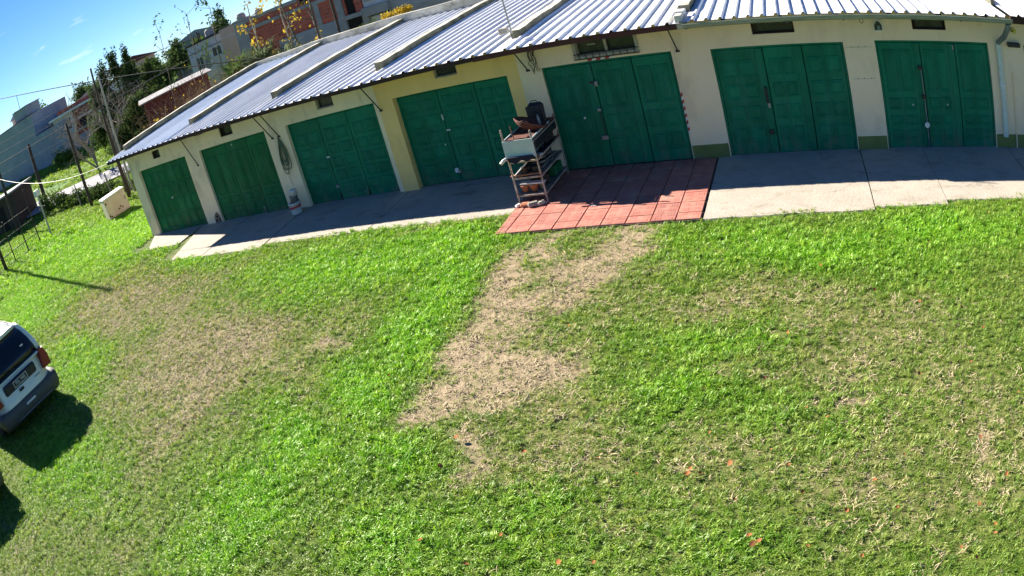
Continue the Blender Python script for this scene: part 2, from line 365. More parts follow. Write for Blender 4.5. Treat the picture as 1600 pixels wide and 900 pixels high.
# ------------------------------------------------------------------ mesh helpers
class MB:
    def __init__(self):
        self.v = []
        self.f = []
        self.m = []
        self.mats = []
        self.cur = 0
    def mat(self, mt):
        if mt not in self.mats:
            self.mats.append(mt)
        self.cur = self.mats.index(mt)
        return self
    def add(self, verts, faces):
        o = len(self.v)
        self.v += [tuple(q) for q in verts]
        for fc in faces:
            self.f.append(tuple(i + o for i in fc))
            self.m.append(self.cur)
        return self
    def box(self, x0, x1, y0, y1, z0, z1, T=None):
        vs = [Vector((x, y, z)) for z in (z0, z1) for y in (y0, y1) for x in (x0, x1)]
        if T is not None:
            vs = [T @ q for q in vs]
        return self.add(vs, [(0, 2, 3, 1), (4, 5, 7, 6), (0, 1, 5, 4), (2, 6, 7, 3), (0, 4, 6, 2), (1, 3, 7, 5)])
    def bbox(self, x0, x1, y0, y1, z0, z1, b=0.01, T=None):
        """box with chamfered edges"""
        b = min(b, (x1 - x0) * .45, (y1 - y0) * .45, (z1 - z0) * .45)
        X, Y, Z = (x0, x1), (y0, y1), (z0, z1)
        vs = []; idx = {}
        for i in (0, 1):
            for j in (0, 1):
                for k in (0, 1):
                    sx, sy, sz = (1, -1)[i] * b, (1, -1)[j] * b, (1, -1)[k] * b
                    for ax, q in enumerate(((X[i], Y[j] + sy, Z[k] + sz), (X[i] + sx, Y[j], Z[k] + sz), (X[i] + sx, Y[j] + sy, Z[k]))):
                        idx[(i, j, k, ax)] = len(vs)
                        vs.append(Vector(q))
        if T is not None:
            vs = [T @ q for q in vs]
        F = []
        for i in (0, 1):
            F.append([idx[(i, 0, 0, 0)], idx[(i, 1, 0, 0)], idx[(i, 1, 1, 0)], idx[(i, 0, 1, 0)]][::(-1, 1)[i]])
            F.append([idx[(0, i, 0, 1)], idx[(1, i, 0, 1)], idx[(1, i, 1, 1)], idx[(0, i, 1, 1)]][::(1, -1)[i]])
            F.append([idx[(0, 0, i, 2)], idx[(1, 0, i, 2)], idx[(1, 1, i, 2)], idx[(0, 1, i, 2)]][::(-1, 1)[i]])
        for i in (0, 1):
            for j in (0, 1):
                F.append([idx[(i, j, 0, 0)], idx[(i, j, 1, 0)], idx[(i, j, 1, 1)], idx[(i, j, 0, 1)]])
                F.append([idx[(i, 0, j, 0)], idx[(i, 1, j, 0)], idx[(i, 1, j, 2)], idx[(i, 0, j, 2)]])
                F.append([idx[(0, i, j, 1)], idx[(1, i, j, 1)], idx[(1, i, j, 2)], idx[(0, i, j, 2)]])
                for k in (0, 1):
                    F.append([idx[(i, j, k, 0)], idx[(i, j, k, 1)], idx[(i, j, k, 2)]])
        return self.add(vs, F)
    def tube(self, pts, r, n=8, cap=True):
        pts = [Vector(q) for q in pts]
        rs = r if isinstance(r, (list, tuple)) else [r] * len(pts)
        vs = []; F = []
        prev = None
        for i, q in enumerate(pts):
            d = (pts[min(i + 1, len(pts) - 1)] - pts[max(i - 1, 0)]).normalized()
            a = prev - d * prev.dot(d) if prev is not None else (Vector((0, 0, 1)).cross(d) if abs(d.z) < 0.95 else Vector((1, 0, 0)).cross(d))
            if a.length < 1e-6:
                a = Vector((1, 0, 0)).cross(d)
            a.normalize(); prev = a
            b = d.cross(a)
            for k in range(n):
                t = 2 * math.pi * k / n
                vs.append(q + (a * math.cos(t) + b * math.sin(t)) * rs[i])
        for i in range(len(pts) - 1):
            for k in range(n):
                F.append((i * n + k, i * n + (k + 1) % n, (i + 1) * n + (k + 1) % n, (i + 1) * n + k))
        if cap:
            F.append(tuple(range(n))[::-1])
            F.append(tuple(range((len(pts) - 1) * n, len(pts) * n)))
        return self.add(vs, F)
    def lathe(self, prof, n=20, c=(0, 0, 0), T=None):
        vs = []; F = []
        for (r, z) in prof:
            for k in range(n):
                t = 2 * math.pi * k / n
                q = Vector((c[0] + r * math.cos(t), c[1] + r * math.sin(t), c[2] + z))
                vs.append(T @ q if T is not None else q)
        for i in range(len(prof) - 1):
            for k in range(n):
                F.append((i * n + k, i * n + (k + 1) % n, (i + 1) * n + (k + 1) % n, (i + 1) * n + k))
        if prof[0][0] > 0: F.append(tuple(range(n))[::-1])
        if prof[-1][0] > 0: F.append(tuple(range((len(prof) - 1) * n, len(prof) * n)))
        return self.add(vs, F)
    def prism(self, poly, y0, y1, axis='y', T=None):
        """extrude a 2-D outline: axis 'y' -> outline in x,z ; 'z' -> outline in x,y ; 'x' -> outline in y,z"""
        n = len(poly)
        def q(u, w, t):
            return {'y': (u, t, w), 'z': (u, w, t), 'x': (t, u, w)}[axis]
        vs = [Vector(q(u, w, y0)) for u, w in poly] + [Vector(q(u, w, y1)) for u, w in poly]
        if T is not None: vs = [T @ s for s in vs]
        F = [tuple(range(n)), tuple(range(n, 2 * n))[::-1]] + [(i, i + n, (i + 1) % n + n, (i + 1) % n) for i in range(n)]
        return self.add(vs, F)
    def mesh(self, name, smooth=False):
        me = bpy.data.meshes.new(name)
        me.from_pydata(self.v, [], self.f)
        for mt in self.mats: me.materials.append(mt)
        if len(self.mats) > 1:
            me.polygons.foreach_set('material_index', self.m)
        if smooth:
            me.polygons.foreach_set('use_smooth', [True] * len(self.f))
        me.validate()
        me.update()
        return me
    def build(self, name, mt=None, parent=None, smooth=False, loc=None):
        if mt is not None:
            self.mats = [mt]; self.m = [0] * len(self.f)
        return link(name, self.mesh(name, smooth), parent, loc)

def link(name, data, parent=None, loc=None):
    o = bpy.data.objects.new(name, data)
    col.objects.link(o)
    if parent is not None: o.parent = parent
    if loc is not None: o.location = loc
    return o

def tag(o, label=None, cat=None, group=None, kind=None):
    if label: o['label'] = label
    if cat: o['category'] = cat
    if group: o['group'] = group
    if kind: o['kind'] = kind
    return o

def empty(name, loc=(0, 0, 0), rz=0.0, label=None, cat=None, group=None):
    o = bpy.data.objects.new(name, None)
    col.objects.link(o)
    o.location = loc
    o.rotation_euler = (0, 0, rz)
    o.empty_display_size = 0.2
    return tag(o, label, cat, group)

def np_mesh(name, V, F, mt):
    """mesh from numpy arrays, F of equal-size polygons"""
    me = bpy.data.meshes.new(name)
    nv, nf, k = len(V), len(F), F.shape[1]
    me.vertices.add(nv)
    me.vertices.foreach_set('co', np.asarray(V, dtype=np.float32).ravel())
    me.loops.add(nf * k)
    me.loops.foreach_set('vertex_index', F.astype(np.int32).ravel())
    me.polygons.add(nf)
    me.polygons.foreach_set('loop_start', np.arange(0, nf * k, k, dtype=np.int32))
    me.polygons.foreach_set('loop_total', np.full(nf, k, dtype=np.int32))
    me.materials.append(mt)
    me.update(calc_edges=True)
    return me

def vnoise(x, y, seed=0):
    """smooth value noise on arrays, 0..1"""
    xi = np.floor(x).astype(np.int64); yi = np.floor(y).astype(np.int64)
    fx = x - xi; fy = y - yi
    fx = fx * fx * (3 - 2 * fx); fy = fy * fy * (3 - 2 * fy)
    def h(a, b):
        n = (a * 374761393 + b * 668265263 + seed * 1442695041) & 0xffffffff
        n = ((n ^ (n >> 13)) * 1274126177) & 0xffffffff
        return ((n ^ (n >> 16)) & 0xffff) / 65535.0
    return (h(xi, yi) * (1 - fx) + h(xi + 1, yi) * fx) * (1 - fy) + (h(xi, yi + 1) * (1 - fx) + h(xi + 1, yi + 1) * fx) * fy

def fbm(x, y, seed=0, o=4):
    s = 0; a = 0.5; t = 0
    for i in range(o):
        s = s + a * vnoise(x * 2 ** i, y * 2 ** i, seed + i); t += a; a *= 0.55
    return s / t

# ------------------------------------------------------------------ the lawn: where it is bare, dry or lush (x, y, spread, weight)
BARE = [
(-4.36,-3.22,19.11,7.05,6.71,0.8),(-4.6,-3.99,14.96,5.25,4.78,0.9),(-3,-3.42,12.29,-0.19,4.09,0.95),(-3.04,-3,11.44,4.69,15.35,0.7),
(-3.2,-4.16,8.39,-1.76,6.68,0.9),(-4.28,-4.82,6.45,0.57,6.2,0.9),(-3.61,-4.63,5.29,0.15,7.79,0.7),(-4.24,-6.16,9.13,2.61,6.3,1),
(-3.56,-6.3,4.35,1.78,13.33,1),(-4.42,-6.81,9.62,-0.71,9.71,1),(-3.85,-6.8,7.2,-0.32,12.74,0.85),(-4.55,-7.25,32.88,-4.02,35.34,0.9),
(-3.6,-7.68,29.85,20.44,30.83,0.85),(-3.43,-8.07,62.12,22.86,43.45,0.7),(-3.16,-6.31,18.64,7.09,46.67,0.8),(-14.98,-3.65,0.39,-0.19,2.93,0.55),
(-16.72,-4.55,0.67,-0.21,3.27,0.7),(-12.94,-4.96,3.88,-0.9,11.81,0.7),(-7.97,-5.68,1.73,-0.47,7.24,0.75),(-6.66,-5.86,4.71,0.27,23.93,0.6),
(-9.24,-5.49,2.51,0.13,10.32,0.6),(-9.94,-6.5,1.77,0.81,5.7,0.5),(-8.91,-6.98,0.99,0.13,8.87,0.45),(-6.61,-6.64,5.71,-0.93,16.5,0.4),
(-7.91,-7.53,3.06,0.03,20.34,0.35),(-6.45,-7.21,8.57,2.41,39.11,0.35),(0.32,-6.42,85.97,0.97,37.65,0.7),(0.16,-6.85,58.64,5.57,60.99,0.7),
(0.4,-7.23,78.2,14.83,158.18,0.7),(1.65,-7.91,66.13,0.46,62.24,0.8),(1.63,-8.35,183.09,-5.07,100.13,0.6),(0.37,-8.38,45.72,17.85,157.54,0.6),
(1.2,-6.74,25.15,6.58,79.82,0.5),(-0.01,-4.98,33.49,3.5,42.66,0.4),(-1.13,-5.25,25.05,9.12,75.11,0.35),(-6.21,-4.66,12.39,10.29,49.8,0.4),
(-16.17,-1.56,1.13,0.54,6.76,0.5),(-14.25,-1.63,4.08,7.92,27.84,0.6),(-5.51,-3.57,20.6,12.19,27.33,0.3),(-1.62,-3.79,10.23,6.35,44.12,0.35),
(2.12,-3.99,9.28,4.23,75.16,0.3),(-0.25,-8.89,35.71,16.49,191.61,0.3),(-3.95,-2.85,5.91,4.75,52.73,0.35),(-6.57,-2.04,2.43,-8.8,122.22,0.6),
(-9.71,-1.81,0.95,-1.14,93.5,0.4),
]
DRY = [
(-14.48,-4.06,0.1,0.04,0.5,0.9),(-9.06,-6.26,0.16,0.07,0.63,1),(-6.15,-7.32,1.71,0.79,4.16,0.7),(-6.61,-5.18,0.94,0.26,1.82,0.7),
(-5.59,-6.16,3.82,-0.65,2.13,0.5),(-8.07,-7.86,0.56,0.05,3.03,0.6),(-4.01,-3.97,0.78,0.09,0.99,0.8),(-3.35,-6.67,0.95,0.05,1.33,0.8),
(-2.51,-7.72,1.19,0.31,1.83,0.8),(-1.59,-7.53,1.09,0.27,2.33,0.6),(-1.47,-6.27,1.33,0.38,2.85,0.6),(-1.38,-5.22,1.09,0.39,2.98,0.8),
(0.02,-5.63,0.69,0.2,2.19,0.7),(0.38,-6.87,0.84,0.23,2.44,0.7),(1.25,-6.03,1.63,-0.04,1.7,0.5),(-0.29,-7.78,0.98,0.34,3.55,0.6),
(0.69,-8.54,1.16,0.56,4.55,0.7),(1.62,-7.53,2.45,-0.21,1.09,0.7),(-1.37,-8.56,2.52,0.52,4.63,0.5),(-0.85,-4.5,2.13,1.05,9.05,0.5),
(-4.32,-9.07,1.92,-0.59,7.29,0.35),(-8.5,-9.48,0.88,0.49,2.17,0.5),(-8.67,-10.74,1.05,-0.45,3.66,0.4),(-8.15,-8.79,0.79,0.42,1.98,0.4),
(-6.89,-1.37,1.66,1.46,3.45,0.4),(-21.14,-1.96,0.1,0.03,0.64,0.5),(-2.33,-3.41,3.16,1.33,6.24,0.6),
]
LUSH = [
(-7.81,-3.24,0.2,0.03,1.18,1),(-6.21,-2.8,1.07,0.34,2.5,1),(-5.48,-4.36,3.5,0.96,1.4,1),(-5.51,-5.55,4.61,1.81,2.69,1),
(-5.59,-6.87,3.93,2.21,3.57,1),(-5.84,-7.93,2.88,2.09,4.24,1),(-5.82,-9,2.4,0.9,2.5,1),(-5.89,-9.93,4.21,-0.13,4.25,0.7),
(-24.47,0.96,0.02,0.04,0.24,1),(-24.03,-2.04,0.03,0.04,0.28,0.8),(-21.9,-3.95,0.08,0.08,0.54,0.9),(-20.64,1.53,0.4,0.68,1.57,1),
(-13.53,-6.5,0.37,0.45,1.72,0.7),(-10.24,-9.32,0.51,0.21,2.01,0.8),(-3.86,-9.07,1.44,-0,3.69,0.7),(-4.43,-7.97,4.19,1.5,6.48,0.8),
(-2.68,-9.04,1.99,-0.08,6.44,0.6),(-2.56,-8.53,7.36,1.22,16.26,0.6),(-1.09,-3.37,0.83,0.78,6.04,0.6),(0.07,-3.89,0.37,0.31,3.15,0.7),
(2.24,-3.49,0.52,0.07,2.54,0.8),(-0.41,-4.2,2.02,1.52,14.31,0.5),(-1.68,-5.88,2.79,-0.15,9.28,0.6),(-0.6,-6.09,3.7,1.62,16.59,0.5),
(-1.75,-6.71,4.23,1.39,13.31,0.6),(-0.75,-6.98,6.01,1.28,10.48,0.5),(-0.76,-7.56,6.84,1.87,18.89,0.5),(0.65,-7.31,5.41,1.04,11.45,0.4),
(-0.81,-8.87,6.67,1.43,11.85,0.5),(-1.5,-8.24,7.89,1.71,16.43,0.5),(1.35,-7.19,4.55,0.79,10.46,0.4),(0.94,-9.16,3.71,3.27,22.21,0.3),
(-0.16,-9.11,9.31,4.58,51.47,0.4),(-13.52,-2.35,0.42,0.67,4.06,0.8),
]
LEAVES=[(-1.32,-8.13,0.082),(-0.94,-8,0.094),(-0.22,-8.42,0.058),(-0.83,-8.47,0.052),(-0.57,-7.86,0.046),(-0.59,-9,0.166),(0.78,-8.04,0.052),(0.47,-8.33,0.058),(1.89,-8.44,0.058),(1.54,-8.76,0.058),(1.68,-9.14,0.058),(1.69,-9.03,0.04),(0.21,-8.67,0.058),(-0.03,-7.41,0.058),(-0.25,-7.27,0.046),(0.88,-7.82,0.034),(0.61,-5.09,0.064),(1.22,-5.41,0.052),(1.79,-5.64,0.064),(1.6,-3.89,0.058),(1.03,-6.85,0.058),(-0.74,-6.75,0.064),(-0.52,-5.94,0.052),(2.02,-6.09,0.046),(-0.11,-4.41,0.052),(2.91,-3.06,0.046),(-1.3,-8.07,0.058),(-1.2,-8.12,0.046),(-2.99,-7.86,0.07),(-3.82,-7.68,0.118),(-2.97,-9.39,0.094),(1.65,-7.91,0.064),(1.47,-9.37,0.058),(-2.17,-9.25,0.07),(-3.52,-9.18,0.064),(-2.8,-8.98,0.046),(-1.87,-9.23,0.046),(-1.8,-8.11,0.052),(-2.22,-7.92,0.04),(-3.79,-8.15,0.094),(-9.03,-1.29,0.04),(-5.25,-6.61,0.052),(-3.23,-5.58,0.046),(-1.2,-7.57,0.04),(-0.34,-7.88,0.04),(-0.11,-9.05,0.052),(-0.63,-8.91,0.082),(-0.54,-8.97,0.07),(0.38,-9.2,0.052),(1.32,-9.22,0.052),(-0.38,-8.07,0.052),(0.69,-8.69,0.046),(2.25,-7.32,0.046),(1.71,-6.75,0.046),(0.3,-7.74,0.04),(-18.1,-1.02,0.034),(-9.35,-9.09,0.046),(-9.31,-9.49,0.046),(-11.91,-9.18,0.046)]

BARE = [(a, b, c / 1.5, d / 1.5, e / 1.5, w * .78) if a < -7.5 else (a, b, c, d, e, w) for a, b, c, d, e, w in BARE] + [(-4.47,-5.52,9,0,12,0.62),(-4.55,-5.95,9,0,12,0.62),(-4.07,-5.39,9,0,12,0.62),(-3.75,-4.18,9,0,12,0.62),(-4.17,-7.16,9,0,12,0.62)]

def blobs(x, y, L):
    s = np.zeros_like(x)
    for cx, cy, a, b, d, w in L:
        dx = x - cx; dy = y - cy
        s = np.maximum(s, w * np.exp(-0.5 * (a * dx * dx + 2 * b * dx * dy + d * dy * dy)) * 1.25) if w >= 0.6 else s + w * 0.6 * np.exp(-0.5 * (a * dx * dx + 2 * b * dx * dy + d * dy * dy))
    return s

def lawn_fields(x, y):
    wx = x + 0.5 * (fbm(x * 1.3, y * 1.3, 5) - 0.5); wy = y + 0.5 * (fbm(x * 1.3, y * 1.3, 9) - 0.5)
    n1 = fbm(x * 1.1, y * 1.1, 21); n2 = fbm(x * 4.5, y * 4.5, 33, 3)
    bare = blobs(wx, wy, BARE) + 1.15 * (n2 - 0.5) + 0.35 * (n1 - 0.5)
    bare = np.clip((bare - 0.26) / 0.62, 0, 1)
    lush = np.clip(blobs(wx, wy, LUSH) * 0.95 + 0.8 * (n1 - 0.5) + 0.3 * (n2 - 0.5), 0, 1)
    dry = np.clip(blobs(wx, wy, DRY) * np.where(x > -8, 0.62, 1.1) + 0.9 * (fbm(x * 1.7, y * 1.7, 55) - 0.5) + 0.5 * (n2 - 0.5) - 0.55 * lush - 0.06, 0, 1)
    return bare, dry, lush

def terrain(x, y):
    r = np.hypot(x, y + 12.8)
    h = 0.07 * np.clip(np.minimum(r, 90) - 45, 0, None) + 0.02 * np.clip(r - 90, 0, 400)
    near = np.exp(-np.clip(r - 40, 0, None) / 10)
    return h - 0.012 + near * 0.05 * (fbm(x * 0.6, y * 0.6, 3) - 0.5) + near * 0.02 * (vnoise(x * 3, y * 3, 8) - 0.5)

FX = [-40, -18.06, -18.04, -15.56, -15.54, -11.42, -11.38, -5.44, -5.40, -2.02, -1.98, 1, 2.2, 4, 10]
FY = [9, 9, 1.05, 1.05, 2.08, 2.10, 1.90, 1.88, 2.66, 2.68, 2.68, 2.62, 2.46, 2.36, 2.3]
def slab_front(x):
    return -np.interp(x, FX, FY)

def axis(fine0, fine1, step, out0, out1):
    a = list(np.arange(fine0, fine1 + step * .5, step))
    s = step; q = a[-1]
    while q < out1:
        s *= 1.22; q += s; a.append(q)
    s = step; q = a[0]; b = []
    while q > out0:
        s *= 1.22; q -= s; b.append(q)
    return np.array(b[::-1] + a)

gx_ = axis(-24.0, 6.5, 0.12, -1500, 1500)
gy_ = axis(-13.5, 0.6, 0.12, -1500, 1500)
GX, GY = np.meshgrid(gx_, gy_)
Gx, Gy = GX.ravel(), GY.ravel()
Gz = terrain(Gx, Gy)
inside = (Gx > -18.0) & (Gy > slab_front(Gx) + 0.1)
Gz = np.where(inside & (np.hypot(Gx, Gy + 12.8) < 45), np.minimum(Gz, -0.02), Gz)
nx, ny = len(gx_), len(gy_)
ii, jj = np.meshgrid(np.arange(nx - 1), np.arange(ny - 1))
a0 = (jj * nx + ii).ravel()
me = np_mesh('ground', np.stack([Gx, Gy, Gz], 1), np.stack([a0, a0 + 1, a0 + nx + 1, a0 + nx], 1), M['soil'])
me.polygons.foreach_set('use_smooth', [True] * len(me.polygons))
gb, gd, gl_ = lawn_fields(Gx, Gy)
gfar = np.clip((np.hypot(Gx, Gy + 12.8) - 33) / 8, 0, 1)
for nm, arr in (('bare', gb), ('dry', gd), ('lush', gl_), ('far', gfar)):
    at_ = me.attributes.new(nm, 'FLOAT', 'POINT')
    at_.data.foreach_set('value', arr.astype(np.float32))
tag(link('ground', me), kind='structure')

# ---- grass blades (one mass): clumps scattered over the lawn
def clump(name, nb, spread, lmin, lmax, width, flat, seed):
    r = np.random.default_rng(seed)
    V = []; F = []
    for k in range(nb):
        a = r.uniform(0, 2 * math.pi); d = spread * math.sqrt(r.uniform())
        b = Vector((d * math.cos(a), d * math.sin(a), -0.005))
        az = r.uniform(0, 2 * math.pi); L = r.uniform(lmin, lmax); w = width * r.uniform(0.7, 1.2)
        tilt = r.uniform(0.25, flat)
        out = Vector((math.cos(az), math.sin(az), 0)); side = Vector((-math.sin(az), math.cos(az), 0)) * w * 0.5
        p1 = b + out * L * 0.5 * math.sin(tilt) + Vector((0, 0, L * 0.55 * math.cos(tilt)))
        t2 = min(tilt + r.uniform(0.2, 0.8), 1.75)
        p2 = p1 + out * L * 0.5 * math.sin(t2) + Vector((0, 0, L * 0.5 * math.cos(t2)))
        o = len(V)
        V += [b - side * .7, b + side * .7, p1 + side, p1 - side, p2]
        F += [(o, o + 1, o + 2, o + 3), (o + 3, o + 2, o + 4)]
    me = bpy.data.meshes.new(name)
    me.from_pydata([tuple(q) for q in V], [], F)
    me.materials.append(M['blade'])
    return bpy.data.objects.new(name, me)

clumps = [clump('grass_clump', 14, 0.06, 0.05, 0.11, 0.011, 1.35, s) for s in (1, 2, 3, 4)] + [clump('grass_tuft', 18, 0.04, 0.06, 0.13, 0.010, 0.95, 5)]

def clover(name, nl, spread, r_, seed):
    """low broad-leaved weed: small round leaves on short stalks"""
    r = np.random.default_rng(seed); V = []; F = []
    for k in range(nl):
        a = r.uniform(0, 6.283); d = spread * math.sqrt(r.uniform()); c = Vector((d * math.cos(a), d * math.sin(a), r.uniform(.015, .05)))
        nrm = Vector((r.normal() * .35, r.normal() * .35, 1)).normalized(); u = nrm.orthogonal().normalized(); w = nrm.cross(u); rad = r_ * r.uniform(.6, 1.2)
        o = len(V)
        for j in range(6): V.append(c + (u * math.cos(j * 1.047) + w * math.sin(j * 1.047) * .75) * rad)
        F.append(tuple(range(o, o + 6)))
    me = bpy.data.meshes.new(name); me.from_pydata([tuple(q) for q in V], [], F); me.materials.append(M['blade'])
    return bpy.data.objects.new(name, me)

def straw(name, n, spread, lmin, lmax, width, seed):
    """dead blades lying flat, and crumbs of soil"""
    r = np.random.default_rng(seed); V = []; F = []
    for k in range(n):
        a = r.uniform(0, 6.283); d = spread * math.sqrt(r.uniform()); c = Vector((d * math.cos(a), d * math.sin(a), .004))
        az = r.uniform(0, 6.283); L = r.uniform(lmin, lmax); u = Vector((math.cos(az), math.sin(az), r.uniform(.0, .25))); s_ = Vector((-math.sin(az), math.cos(az), 0)) * width * r.uniform(.6, 1.2)
        m_ = c + u * L * .5 + Vector((0, 0, r.uniform(0, .012))); e = c + u * L + s_ * r.uniform(-2, 2)
        o = len(V); V += [c - s_, c + s_, m_ + s_, m_ - s_, e]
        F += [(o, o + 1, o + 2, o + 3), (o + 3, o + 2, o + 4)]
    for k in range(5):
        a = r.uniform(0, 6.283); d = spread * math.sqrt(r.uniform()); c = Vector((d * math.cos(a), d * math.sin(a), 0)); h = r.uniform(.004, .011)
        o = len(V); V += [c + Vector((h * 1.2, 0, 0)), c + Vector((0, h, 0)), c + Vector((-h, 0, 0)), c + Vector((0, -h * 1.1, 0)), c + Vector((0, 0, h))]
        F += [(o, o + 1, o + 4), (o + 1, o + 2, o + 4), (o + 2, o + 3, o + 4), (o + 3, o, o + 4)]
    me = bpy.data.meshes.new(name); me.from_pydata([tuple(q) for q in V], [], F); me.materials.append(M['straw'])
    return bpy.data.objects.new(name, me)
clumps += [clover('clover_clump', 9, .06, .009, 8), clump('short_clump', 22, .07, .02, .05, .009, 1.5, 9)]
straws = [straw('straw_clump', 9, .07, .03, .10, .0035, s) for s in (21, 22, 23)]

def scatter_group(sources, gname):
    ng = bpy.data.node_groups.new(gname, 'GeometryNodeTree')
    ng.interface.new_socket('Geometry', in_out='INPUT', socket_type='NodeSocketGeometry')
    ng.interface.new_socket('Geometry', in_out='OUTPUT', socket_type='NodeSocketGeometry')
    N = ng.nodes.new; L = ng.links.new
    gi = N('NodeGroupInput'); go = N('NodeGroupOutput')
    dp = N('GeometryNodeDistributePointsOnFaces')
    na = N('GeometryNodeInputNamedAttribute'); na.data_type = 'FLOAT'; na.inputs['Name'].default_value = 'dens'
    ns = N('GeometryNodeInputNamedAttribute'); ns.data_type = 'FLOAT'; ns.inputs['Name'].default_value = 'gsize'
    L(gi.outputs[0], dp.inputs['Mesh']); L(na.outputs['Attribute'], dp.inputs['Density'])
    dp.inputs['Seed'].default_value = 4
    jn = N('GeometryNodeJoinGeometry')
    for o in sources:
        oi = N('GeometryNodeObjectInfo'); oi.inputs['Object'].default_value = o; oi.inputs['As Instance'].default_value = True
        L(oi.outputs['Geometry'], jn.inputs[0])
    ip = N('GeometryNodeInstanceOnPoints'); ip.inputs['Pick Instance'].default_value = True
    rv = N('FunctionNodeRandomValue'); rv.data_type = 'FLOAT_VECTOR'
    rv.inputs['Min'].default_value = (-0.3, -0.3, 0); rv.inputs['Max'].default_value = (0.3, 0.3, 6.283)
    rs = N('FunctionNodeRandomValue'); rs.data_type = 'FLOAT'
    rs.inputs[2].default_value = 0.65; rs.inputs[3].default_value = 1.35
    mm = N('ShaderNodeMath'); mm.operation = 'MULTIPLY'
    L(rs.outputs[1], mm.inputs[0]); L(ns.outputs['Attribute'], mm.inputs[1])
    L(dp.outputs['Points'], ip.inputs['Points']); L(jn.outputs[0], ip.inputs['Instance'])
    L(rv.outputs[0], ip.inputs['Rotation']); L(mm.outputs[0], ip.inputs['Scale'])
    L(ip.outputs[0], go.inputs[0])
    return ng

def grass_object(name, xs, ys, dens, size, label):
    X, Y = np.meshgrid(xs, ys); x, y = X.ravel(), Y.ravel()
    bare, dry, lush = lawn_fields(x, y)
    fr = slab_front(x) + 0.14 * (fbm(x * 2.6, y * 0 + 1.0, 77) - 0.42) * np.where((x > -5.5) & (x < -1.9), 0.5, 1.0)
    ok = np.where((x > -18.05) & (y > fr), 0.0, 1.0)
    # bare worn fringe along the old slab and a weedy gap beside the first ramp
    n2 = fbm(x * 5, y * 5, 91, 3)
    d = dens * ok * np.clip(1.0 - 0.86 * bare, 0.10, 1) * (0.75 + 0.5 * n2) * (1 - 0.25 * dry)
    g = size * (0.68 + 0.42 * lush - 0.10 * dry) * np.where(bare > 0.5, 0.75, 1.0)
    me = np_mesh(name, np.stack([x, y, terrain(x, y) + 0.002], 1), quads(len(xs), len(ys)), M['soil'])
    for nm, arr in (('dens', d), ('gsize', g), ('dry', np.clip(dry + 0.6 * bare, 0, 1)), ('lush', lush)):
        t = me.attributes.new(nm, 'FLOAT', 'POINT'); t.data.foreach_set('value', arr.astype(np.float32))
    o = link(name, me)
    md = o.modifiers.new('scatter', 'NODES'); md.node_group = SC
    return tag(o, label, 'grass', kind='stuff')

def quads(nx, ny):
    ii, jj = np.meshgrid(np.arange(nx - 1), np.arange(ny - 1)); a = (jj * nx + ii).ravel()
    return np.stack([a, a + 1, a + nx + 1, a + nx], 1)

SC = scatter_group(clumps, 'grass_scatter')
SS = scatter_group(straws, 'straw_scatter')
grass_object('grass', np.arange(-14.0, 6.01, 0.14), np.arange(-13.0, -1.5, 0.14), 520, 0.80, 'short green mown lawn with worn sandy patches in front of the garages')
grass_object('grass', np.arange(-26.0, -13.99, 0.2), np.arange(-11.0, 9.01, 0.2), 260, 1.15, 'brighter lawn grass beyond the left end of the garage row')
def straw_object(xs, ys, dens, size, label):
    X, Y = np.meshgrid(xs, ys); x, y = X.ravel(), Y.ravel()
    bare, dry, lush = lawn_fields(x, y)
    ok = np.where((x > -18.05) & (y > slab_front(x) - .02), 0.0, 1.0)
    me = np_mesh('dead_straw', np.stack([x, y, terrain(x, y) + 0.003], 1), quads(len(xs), len(ys)), M['soil'])
    for nm, arr in (('dens', dens * ok * np.clip(.30 * bare + np.where(x > -8, .36, .60) * dry - .1 * lush + .02, 0, 1)), ('gsize', np.full(len(x), size))):
        t = me.attributes.new(nm, 'FLOAT', 'POINT'); t.data.foreach_set('value', arr.astype(np.float32))
    o = link('dead_straw', me); md = o.modifiers.new('scatter', 'NODES'); md.node_group = SS
    return tag(o, label, 'straw', kind='stuff')
straw_object(np.arange(-20.0, 6.01, 0.16), np.arange(-13.0, -1.5, 0.16), 240, 1.0, 'dead straw and soil crumbs on the worn lawn patches')
grass_object('grass', np.arange(-46.0, -25.99, 0.4), np.arange(-6.0, 14.01, 0.4), 55, 2.2, 'rougher grass around the gate, poles and hedge')

grass_object('grass', np.arange(-72.0, -36.0, 0.8), np.arange(14.0, 34.0, 0.8), 9, 4.2, 'rough grass on the bank below the far houses')
# ------------------------------------------------------------------ road and paving
rb = MB()
A_, B_ = Vector((-52.0, 7.0, 0)), Vector((-14.0, 21.5, 0))
nseg = 24
for k in range(nseg + 1):
    q = A_.lerp(B_, k / nseg)
    n_ = Vector((-(B_ - A_).y, (B_ - A_).x, 0)).normalized() * 1.9
    for s in (-1, 1):
        w = q + n_ * s
        rb.v.append((w.x, w.y, float(terrain(np.array([w.x]), np.array([w.y]))[0]) + 0.14))
for k in range(nseg):
    rb.f.append((2 * k, 2 * k + 2, 2 * k + 3, 2 * k + 1)); rb.m.append(0)
tag(rb.build('road', M['asphalt']), kind='structure')

